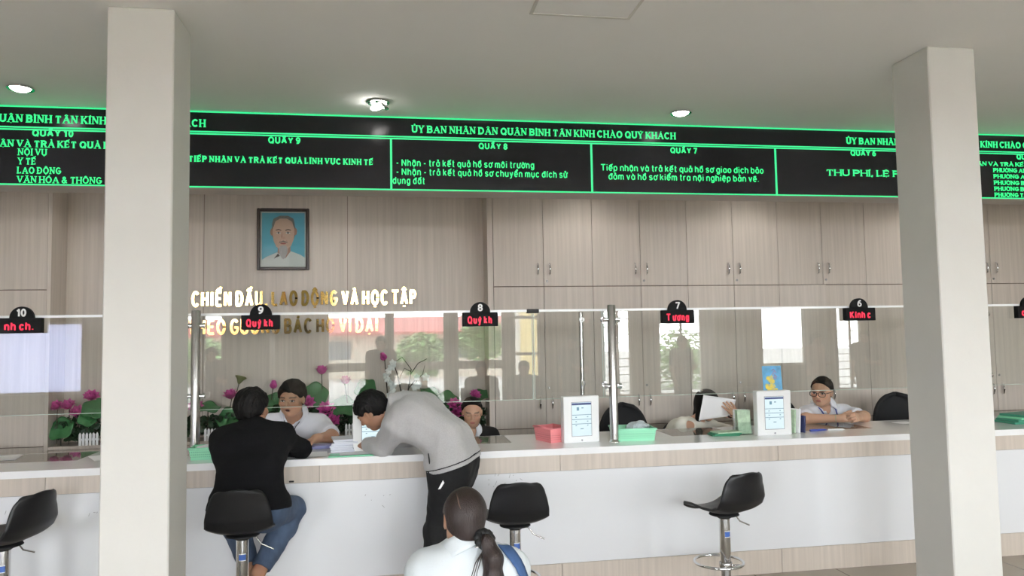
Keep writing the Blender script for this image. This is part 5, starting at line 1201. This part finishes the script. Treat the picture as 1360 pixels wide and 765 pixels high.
# 5 ---- girl with the ponytail in front
def girl_front():
    r=person_root(NOROOT,'person with a long dark ponytail and white jacket, sitting back to us in front')
    pel=arr(.29,-2.13,.445); mid=arr(.285,-2.11,.58); ch=arr(.275,-2.07,.755); nb=arr(.268,-2.05,.86); sl=arr(.125,-2.04,.79); sr=arr(.415,-2.06,.785)
    hd=Head((.262,-2.03,.963),(-.12,.97,-.16),(.04,.12,1),.216)
    eL,eR=arr(.05,-1.98,.58),arr(.48,-2.0,.575); wL,wR=arr(.16,-1.80,.52),arr(.40,-1.80,.52)
    hL,hR=arr(.20,-2.1,.42),arr(.38,-2.1,.42); kL,kR=arr(.17,-1.72,.43),arr(.40,-1.72,.43); aL,aR=arr(.17,-1.78,.08),arr(.40,-1.78,.08); tL,tR=arr(.16,-1.66,.04),arr(.41,-1.66,.04)
    tor=torso(pel,mid,ch,nb,sl,sr,(1,0,0),.86)
    arms=limb(sl,eL,.045,.037)+limb(eL,wL,.037,.024)+limb(sr,eR,.045,.037)+limb(eR,wR,.037,.024)
    hnd=hand(wL,(.5,.8,-.2),(0,0,-1),(1,0,0),(.4,.5,.4),.9)+hand(wR,(-.5,.8,-.2),(0,0,-1),(-1,0,0),(.4,.5,.4),.9)
    body(r,tor+[('cap',nb,hd.P(0,-.08,-.26),.046,.045,.03)]+arms+legs(hL,hR,kL,kR,aL,aR,tL,tR,.9)+hd.prims(True)+hnd,SKA,hd)
    jk=grow(tor,.018)+[('cap',sl,eL,.066,.056,.03),('cap',eL,wL,.056,.042,.02,1),('cap',sr,eR,.066,.056,.03),('cap',eR,wR,.056,.042,.02,1)]
    garment(r,'jacket',jk,JACKW,.004,(.0035,34,8),cuts=[('cutcap',nb-arr(0,0,.01),hd.c,.047,.05,.004)])
    collar_band(r,nb+arr(0,-.004,-.005),hd,JACKW,.066,.092,.06,.9,yaw=(-.1,1,0))
    sm=MB()
    for s in (-1,1): sm.tube([(nb[0]+s*.045,nb[1]-.082,.80),(nb[0]+s*.13,nb[1]-.093,.775)],.0016,5)
    sm.build('yoke_seam',PAPER,r)
    garment(r,'trousers',trousers(hL,hR,kL,kR,aL,aR,.9)+[('cap',pel-arr(.065,0,0),pel+arr(.065,0,0),.104,.104,.05)],DARKT,.007,None)
    shoe(r,aL,tL,BLACKM); shoe(r,aR,tR,BLACKM)
    H=hd.H; v,_=hair_cap(hd,.045,h=.0035); v.prim(('ell',hd.P(.06,-.30,-.22),[.22*H,.16*H,.16*H],hd.R,.12*H)); front_clip(v,hd,(.34,.34),(.0,-.02)); v.plane(hd.P(0,-.3,-.36),-hd.u+hd.f*.3,.012)
    for q in (-1,1): v.prim(('cutell',hd.P(q*.38,-.02,-.06),[.12*H,.15*H,.19*H],hd.R,.02*H))
    v.wrinkle(.0022,60,3,hd.u,.7); V,F=v.mesh(); np_mesh('hair',V,F,HAIRB,r)
    b=hd.P(.22,-.44,-.27); 
    pts=[b,b+arr(.015,-.03,-.01),b+arr(.03,-.045,-.06),b+arr(.03,-.05,-.13),b+arr(.035,-.05,-.22),b+arr(.02,-.045,-.30)]; rad=[.018,.024,.034,.034,.028,.010]
    pv=Vol([('cap',pts[i],pts[i+1],rad[i],rad[i+1],.02) for i in range(5)],.0035); pv.wrinkle(.0045,70,4,(0,0,1),.9); V,F=pv.mesh(); np_mesh('ponytail',V,F,HAIRB,r)
    lock=MB(); 
    for k in range(3):
        q=b+arr(.0,-.035,-.03); lock.tube([Vector(q),Vector(q+arr(-.015-.009*k,-.022,-.03-.004*k)),Vector(q+arr(-.03-.011*k,-.035,-.07-.01*k)),Vector(q+arr(-.035-.008*k,-.04,-.13-.02*k))],[.0025,.002,.0015,.0006],5)
    lock.build('loose_strands',HAIRB,r)
    s=MB(); Mx=Matrix.Translation(Vector(b+arr(.006,-.012,-.0)))@Matrix.Rotation(.9,4,'X')@Matrix.Rotation(.3,4,'Y')
    s.tube([Mx@Vector((.026*math.cos(a)*(1+.1*math.sin(9*a)),.026*math.sin(a)*(1+.1*math.sin(9*a)),0)) for a in [2*math.pi*k/40 for k in range(40)]],.014,10,closed=True).build('hair_tie',BLACKM,r)
    MB().box(-.008,-.005,-.004,.008,.005,.004,None,Matrix.Translation(Vector(b+arr(-.022,-.025,-.022))),.002).build('tie_clip',CHROME,r)
    p0=[arr(.232,-2.068,1.0695),arr(.235,-2.095,1.056),arr(.238,-2.114,1.038),arr(.243,-2.124,1.024)]
    MB().tube([Vector(q+nrm(q-hd.P(0,-.06,.13))*.0015) for q in p0],[.0008,.0022,.0022,.0008],6).build('hair_parting',mat('scalp',srgb(112,90,78),.7),r)
    # blue bag strap over the right shoulder
    sp=[(.385,-2.00,.845),(.395,-2.05,.868),(.404,-2.09,.871),(.414,-2.116,.862),(.428,-2.135,.845),(.443,-2.145,.822),(.455,-2.147,.795),(.468,-2.142,.755),(.478,-2.130,.70),(.478,-2.11,.62)]
    def strap(u,v):
        t=v*(len(sp)-1); i=min(int(t),len(sp)-2); f=t-i; c=arr(*sp[i])*(1-f)+arr(*sp[i+1])*f; o=nrm(c-arr(.36,-2.05,.70)); d=nrm(arr(*sp[i+1])-arr(*sp[i])); w=np.cross(d,o)
        return Vector(c+o*.004+w*(u-.5)*.05)
    MB().grid(strap,4,28).build('bag_strap',mat('blue_strap',srgb(62,92,138),.8,bump=.3,bscale=400),r,solid=.006)
    st=empty('low_stool',(.29,-2.1,0),0,'low plastic stool under the girl with the ponytail, below the picture','stool')
    MB().lathe([(0,.335),(.15,.335),(.158,.325),(.158,.305)],28).build('seat',mat('blue_stool',srgb(60,100,150),.4),st)
    for k in range(4):
        a=math.pi/4+k*math.pi/2; MB().tube([(.13*math.cos(a),.13*math.sin(a),.31),(.165*math.cos(a),.165*math.sin(a),0)],[.022,.018],8).build('leg',MATS['blue_stool'],st)
girl_front()
# 6 ---- woman behind the paper
def woman_paper():
    r=person_root(NOROOT,'person in a cream cold-shoulder blouse hiding their face behind a white paper')
    pel=arr(2.30,1.30,.58); mid=arr(2.31,1.22,.70); ch=arr(2.375,1.02,.82); nb=arr(2.42,.94,.905); sr=arr(2.30,.905,.885); sl=arr(2.555,.985,.85)
    hd=Head((2.48,.85,1.05),(.35,-.85,-.38),(.12,-.25,1),.235)
    eL,eR=arr(2.72,.82,.82),arr(2.25,.88,.66); wL,wR=arr(2.645,.665,.968),arr(2.42,.86,.63)
    hL,hR=arr(2.40,1.28,.56),arr(2.22,1.28,.56); kL,kR=arr(2.46,.90,.53),arr(2.24,.92,.53); aL,aR=arr(2.46,.98,.08),arr(2.24,.99,.08); tL,tR=arr(2.46,.86,.04),arr(2.24,.87,.04)
    tor=torso(pel,mid,ch,nb,sl,sr,(-1,-.1,0),.88,1,(.2,-1,0))
    arms=limb(sl,eL,.043,.036)+limb(eL,wL,.036,.024)+limb(sr,eR,.047,.037)+limb(eR,wR,.037,.024)
    hnd=hand(wL,(-.55,.0,.75),(-.1,.95,.1),(-.5,0,-.6),(.12,.3,.2),.95,.12,(.5,.6,.75))+hand(wR,(.8,-.5,-.2),(0,0,-1),(.3,-.9,0),(.4,.5,.4),.9)
    body(r,tor+[('cap',nb,hd.P(0,-.08,-.28),.049,.047,.03)]+arms+legs(hL,hR,kL,kR,aL,aR,tL,tR,.9)+hd.prims(True,jaw=.95)+hnd,SKB,hd,h=.004,lip=(.42,.13,.12))
    out=nrm(arr(-.55,-.8,.15))
    bl=grow(tor,.011)+[('cap',sr,sr+(eR-sr)*.75,.062,.064,.03,1),('cap',sl,sl+(eL-sl)*.75,.06,.062,.03,1)]
    garment(r,'blouse',bl,CREAMW,.005,(.004,28,6),cuts=[('cutcap',nb+arr(0,0,.03),hd.c,.055,.06,.006),('cutell',arr(2.342,.835,.900),[.047,.05,.05],None,.006)])
    c=sr+out*.05+arr(.0,0,-.045); e1=nrm(np.cross(out,(0,0,1))); e2=np.cross(e1,out)
    garment(r,'trousers',trousers(hL,hR,kL,kR,aL,aR,.9)+[('cap',pel-arr(.065,0,0),pel+arr(.065,0,0),.104,.104,.05)],DARKT,.007,None)
    shoe(r,aL,tL,BLACKM); shoe(r,aR,tR,BLACKM)
    H=hd.H; ex=[('cap',hd.P(-.20,-.06,.0),hd.P(-.26,-.02,-.50),.17*H,.12*H,.1*H),('cap',hd.P(.20,-.06,.0),hd.P(.24,.02,-.46),.17*H,.12*H,.1*H),('cap',hd.P(0,-.25,.0),hd.P(0,-.26,-.50),.22*H,.17*H,.12*H),('cap',hd.P(-.25,-.02,-.45),hd.P(-.36,-.03,-.56),.09*H,.02*H,.06*H)]
    v,_=hair_cap(hd,.055,extra=ex); v.prim(('cutell',hd.P(0,.40,-.16),[.22*H,.34*H,.42*H],hd.R,.06*H)); v.wrinkle(.003,60,3,hd.u,.9); V,F=v.mesh(); np_mesh('hair',V,F,HAIR,r)
    A,B,Cc,Dd=[arr(*q) for q in ((2.386,.695,1.147),(2.655,.70,1.103),(2.600,.685,.978),(2.332,.675,.953))]
    def pf_(u,v):
        p=(A*(1-u)+B*u)*(1-v)+(Dd*(1-u)+Cc*u)*v; return Vector(p+arr(0,.02*math.sin(u*3.14)*(.4+.6*v),0))
    o=MB().grid(pf_,14,10).build('paper_sheet',PAPER,solid=.0012); tag(o,'white paper held up before the face of the person in the cream blouse','paper')
woman_paper()
# 7 ---- woman in glasses
def woman_glasses():
    r=person_root(NOROOT,'person in glasses and a white shirt with a blue lanyard, hands clasped on the counter')
    pel=arr(3.52,1.14,.57); mid=arr(3.52,1.09,.72); ch=arr(3.525,.96,.885); nb=arr(3.51,.905,.99); sr=arr(3.385,.925,.935); sl=arr(3.70,.92,.935)
    hd=Head((3.468,.84,1.13),(-.76,-.62,-.13),(-.06,-.12,1),.238)
    eL,eR=arr(3.735,.69,.935),arr(3.235,.70,.935); wL,wR=arr(3.565,.525,.952),arr(3.43,.525,.95)
    hL,hR=arr(3.61,1.12,.55),arr(3.43,1.12,.55); kL,kR=arr(3.62,.78,.52),arr(3.42,.78,.52); aL,aR=arr(3.62,.86,.08),arr(3.42,.86,.08); tL,tR=arr(3.62,.74,.04),arr(3.42,.74,.04)
    tor=torso(pel,mid,ch,nb,sl,sr,(-1,0,0),.93,1,(0,-1,0))
    arms=limb(sl,eL,.049,.041)+limb(eL,wL,.041,.027)+limb(sr,eR,.049,.042)+limb(eR,wR,.042,.027)
    hnd=hand(wR,(.75,-.35,.12),(.25,.75,-.2),(0,.1,1),(.55,.75,.6),.95,.02,(.6,.35,.3))+hand(wL,(-.55,-.55,.1),(-.5,.4,-.2),(0,.1,1),(.75,.85,.6),.95,.02,(.6,.3,.4))
    body(r,tor+[('cap',nb,hd.P(0,-.08,-.28),.053,.05,.03)]+arms+legs(hL,hR,kL,kR,aL,aR,tL,tR,.92)+hd.prims(True,jaw=1.05)+hnd,SKB,hd,h=.004,lip=(.45,.15,.14))
    f=arr(0,-1,0)
    sh=grow(tor,.012)+[('cap',sl,sl+(eL-sl)*.72,.068,.066,.03,1),('cap',sr,sr+(eR-sr)*.72,.068,.066,.03,1)]
    garment(r,'shirt',sh,WHITES,.005,(.0045,28,11),cuts=[('cutcap',nb+arr(0,0,.06),nb+f*.09+arr(0,0,-.05),.053,.02,.006)])
    collar_band(r,nb+arr(0,-.012,.012),hd,WHITES,.064,.098,.05,1.0,yaw=(-.1,-1,0))
    garment(r,'trousers',trousers(hL,hR,kL,kR,aL,aR,.92)+[('cap',pel-arr(.07,0,0),pel+arr(.07,0,0),.106,.106,.05)],DARKT,.007,None)
    shoe(r,aL,tL,BLACKM); shoe(r,aR,tR,BLACKM)
    H=hd.H; v,_=hair_cap(hd,.032,extra=[('ell',hd.P(0,-.47,.0),[.17*H,.13*H,.17*H],hd.R,.05*H)]); front_clip(v,hd,(.30,.40),(.0,.0)); v.plane(hd.P(0,-.3,-.30),-hd.u+hd.f*.4,.01)
    for q in (-1,1): v.prim(('cutell',hd.P(q*.34,.06,-.05),[.09*H,.12*H,.13*H],hd.R,.02*H))
    v.wrinkle(.002,90,3); V,F=v.mesh(); np_mesh('hair',V,F,HAIR,r)
    g=MB()
    for q in (-1,1):
        g.tube([Vector(hd.P(q*.145+.115*math.copysign(abs(math.cos(a))**.7,math.cos(a)),.425-.03*abs(q*.145+.115*math.cos(a))*3*.4,-.005+.078*math.copysign(abs(math.sin(a))**.7,math.sin(a)))) for a in [2*math.pi*k/28 for k in range(28)]],.0028,6,closed=True)
        g.tube([Vector(hd.P(q*.262,.39,.03)),Vector(hd.P(q*.335,.15,.03)),Vector(hd.P(q*.345,-.02,.03))],.0026,6)
    g.tube([Vector(hd.P(-.035,.425,.02)),Vector(hd.P(0,.45,.03)),Vector(hd.P(.035,.425,.02))],.0024,6)
    g.build('glasses',BLACKP,r)
    BL=mat('blue_lanyard',srgb(40,56,140),.6)
    def lan(s):
        p=[nb+arr(s*.062,.0,.03),nb+arr(s*.066,-.075,.0),nb+arr(s*.055,-.118,-.05),nb+arr(s*.03,-.145,-.12),nb+arr(s*.006,-.15,-.2)]
        return p
    for s in (-1,1):
        p=lan(s); MB().tube([Vector(q) for q in p],.006,6,flat=.35).build('lanyard',BL,r)
    w=eR+(wR-eR)*.86; ax=nrm(wR-eR); e1=nrm(np.cross(ax,(0,0,1))); e2=np.cross(e1,ax)
    MB().tube([Vector(w+(e1*math.cos(a)+e2*math.sin(a))*.0315) for a in [2*math.pi*k/24 for k in range(24)]],.003,6,closed=True).build('bracelet',mat('jade',srgb(150,160,130),.3),r)
woman_glasses()
# 8 ---- people waiting in the hall, seen mirrored in the glass
def standing(cloth,hairlong,seat=False):
    r=person_root(NOROOT,'')
    pel=arr(0,0,.91); mid=arr(0,.01,1.06); ch=arr(0,.0,1.24); nb=arr(0,.0,1.36); sl=arr(-.165,0,1.31); sr=arr(.165,0,1.31)
    hd=Head((0,.035,1.49),(0,1,-.05),(0,0,1),.23)
    eL,eR=arr(-.22,-.02,1.03),arr(.22,-.02,1.03); wL,wR=arr(-.21,.06,.80),arr(.13,.2,1.05)
    hL,hR=arr(-.085,0,.89),arr(.085,0,.89); kL,kR=arr(-.095,.02,.48),arr(.095,.02,.48); aL,aR=arr(-.10,-.02,.08),arr(.10,-.02,.08); tL,tR=arr(-.11,.11,.04),arr(.11,.11,.04)
    if seat:
        dz=arr(0,0,-.36); pel,mid,ch,nb,sl,sr,hL,hR=[q+dz for q in (pel,mid,ch,nb,sl,sr,hL,hR)]; hd=Head((0,.035,1.13),(0,1,-.1),(0,0,1),.23)
        eL,eR=arr(-.22,.04,.69),arr(.22,.04,.69); wL,wR=arr(-.10,.24,.66),arr(.10,.26,.68)
        kL,kR=arr(-.10,.43,.53),arr(.10,.43,.53); aL,aR=arr(-.10,.40,.09),arr(.10,.40,.09); tL,tR=arr(-.11,.53,.05),arr(.11,.53,.05)
    tor=torso(pel,mid,ch,nb,sl,sr,(1,0,0)); arms=limb(sl,eL,.05,.04)+limb(eL,wL,.04,.027)+limb(sr,eR,.05,.04)+limb(eR,wR,.04,.027)
    hnd=hand(wL,(0,.1,-1),(1,0,0),(0,1,0)) if not seat else hand(wL,(.5,.8,-.1),(0,0,-1),(1,0,0))
    hnd+=hand(wR,(-.5,.7,.2),(-.4,0,1),(0,.3,1),(.6,.6,.4))
    body(r,tor+[('cap',nb,hd.P(0,-.08,-.28),.055,.053,.03)]+arms+legs(hL,hR,kL,kR,aL,aR,tL,tR)+hd.prims()+hnd,SKA,hd,h=.0075)
    garment(r,'shirt',grow(tor,.014)+[('cap',sl,sl+(eL-sl)*.8,.066,.064,.03,1),('cap',sr,sr+(eR-sr)*.8,.066,.064,.03,1)],cloth,.008,(.004,26,2),cuts=[('cutcap',nb,hd.c,.06,.06,.006)])
    garment(r,'trousers',trousers(hL,hR,kL,kR,aL,aR)+[('cap',pel-arr(.075,0,0),pel+arr(.075,0,0),.116,.116,.05)],DARKT,.009,None)
    shoe(r,aL,tL,BLACKM); shoe(r,aR,tR,BLACKM)
    if hairlong:
        H=hd.H; v,_=hair_cap(hd,.05,h=.006,extra=[('cap',hd.P(0,-.25,0),hd.P(0,-.3,-.9),.28*H,.2*H,.1*H)]); front_clip(v,hd,(.37,.27),(.0,-.05)); V,F=v.mesh(); np_mesh('hair',V,F,HAIR,r)
    else: short_hair(hd,r,HAIR,.06,h=.006)
    return r
sm=standing(mat('dark_polo',srgb(58,56,60),.85),False); sw_=standing(mat('peach_blouse',srgb(208,160,142),.85),True)
for k,(src,x,y,rz,sc,lab) in enumerate(((sm,-.15,-6.8,.15,1.02,'person standing in the hall, mirrored in the glass above the bending man'),(sm,-2.75,-6.7,-.4,.94,'person standing in the hall, mirrored in the glass next to the cream column'),(sm,3.05,-6.9,.5,1.0,'person standing in the hall, mirrored in the glass left of the steel post'),(sm,4.95,-6.8,-.3,.97,'person standing in the hall, mirrored in the glass above the woman with the paper'),
        (sw_,7.45,-6.8,-.5,.98,'person in a peach blouse, mirrored in the glass above the woman in glasses'),(sm,8.3,-6.6,.9,1.0,'person standing in the hall, mirrored in the glass just left of the right column'))):
    first=(k in (0,4)); o=src if first else copy_tree(src)
    o.location=(x,y,0); o.rotation_euler=(0,0,rz); o.scale=(sc,sc,sc); tag(o,lab,'person')

se=standing(MATS['dark_polo'],True,True); se.location=(1.30,-5.35,0); tag(se,'person seated in the hall, mirrored in the glass above the clerk in black','person')
se2=copy_tree(se); se2.location=(1.93,-5.35,0); se2.rotation_euler=(0,0,.2); tag(se2,'person seated in the hall, mirrored in the glass just right of the clerk in black','person')
wb=empty('waiting_bench',(1.6,-5.37,0),0,'steel waiting bench behind the viewer under the two mirrored seated people','bench')
for k in (-1,1):
    m=MB().grid(lambda u,v:(k*.315+(u-.5)*.52,-.22+v*.44,.425-.012*math.sin(v*3.1)),6,8); m.build('seat',STEEL,wb,solid=.006)
    m=MB().grid(lambda u,v:(k*.315+(u-.5)*.52,-.23-.07*v,.47+.38*v),6,8); m.build('backrest',STEEL,wb,solid=.006)
MB().tube([(-.62,0,.39),(.62,0,.39)],.025,10).build('beam',BLACKM,wb)
for k in (-1,1):
    MB().tube([(k*.5,0,.39),(k*.5,0,.03)],.022,10).tube([(k*.5,-.26,.02),(k*.5,.26,.02)],.02,8).build('leg',CHROME,wb)
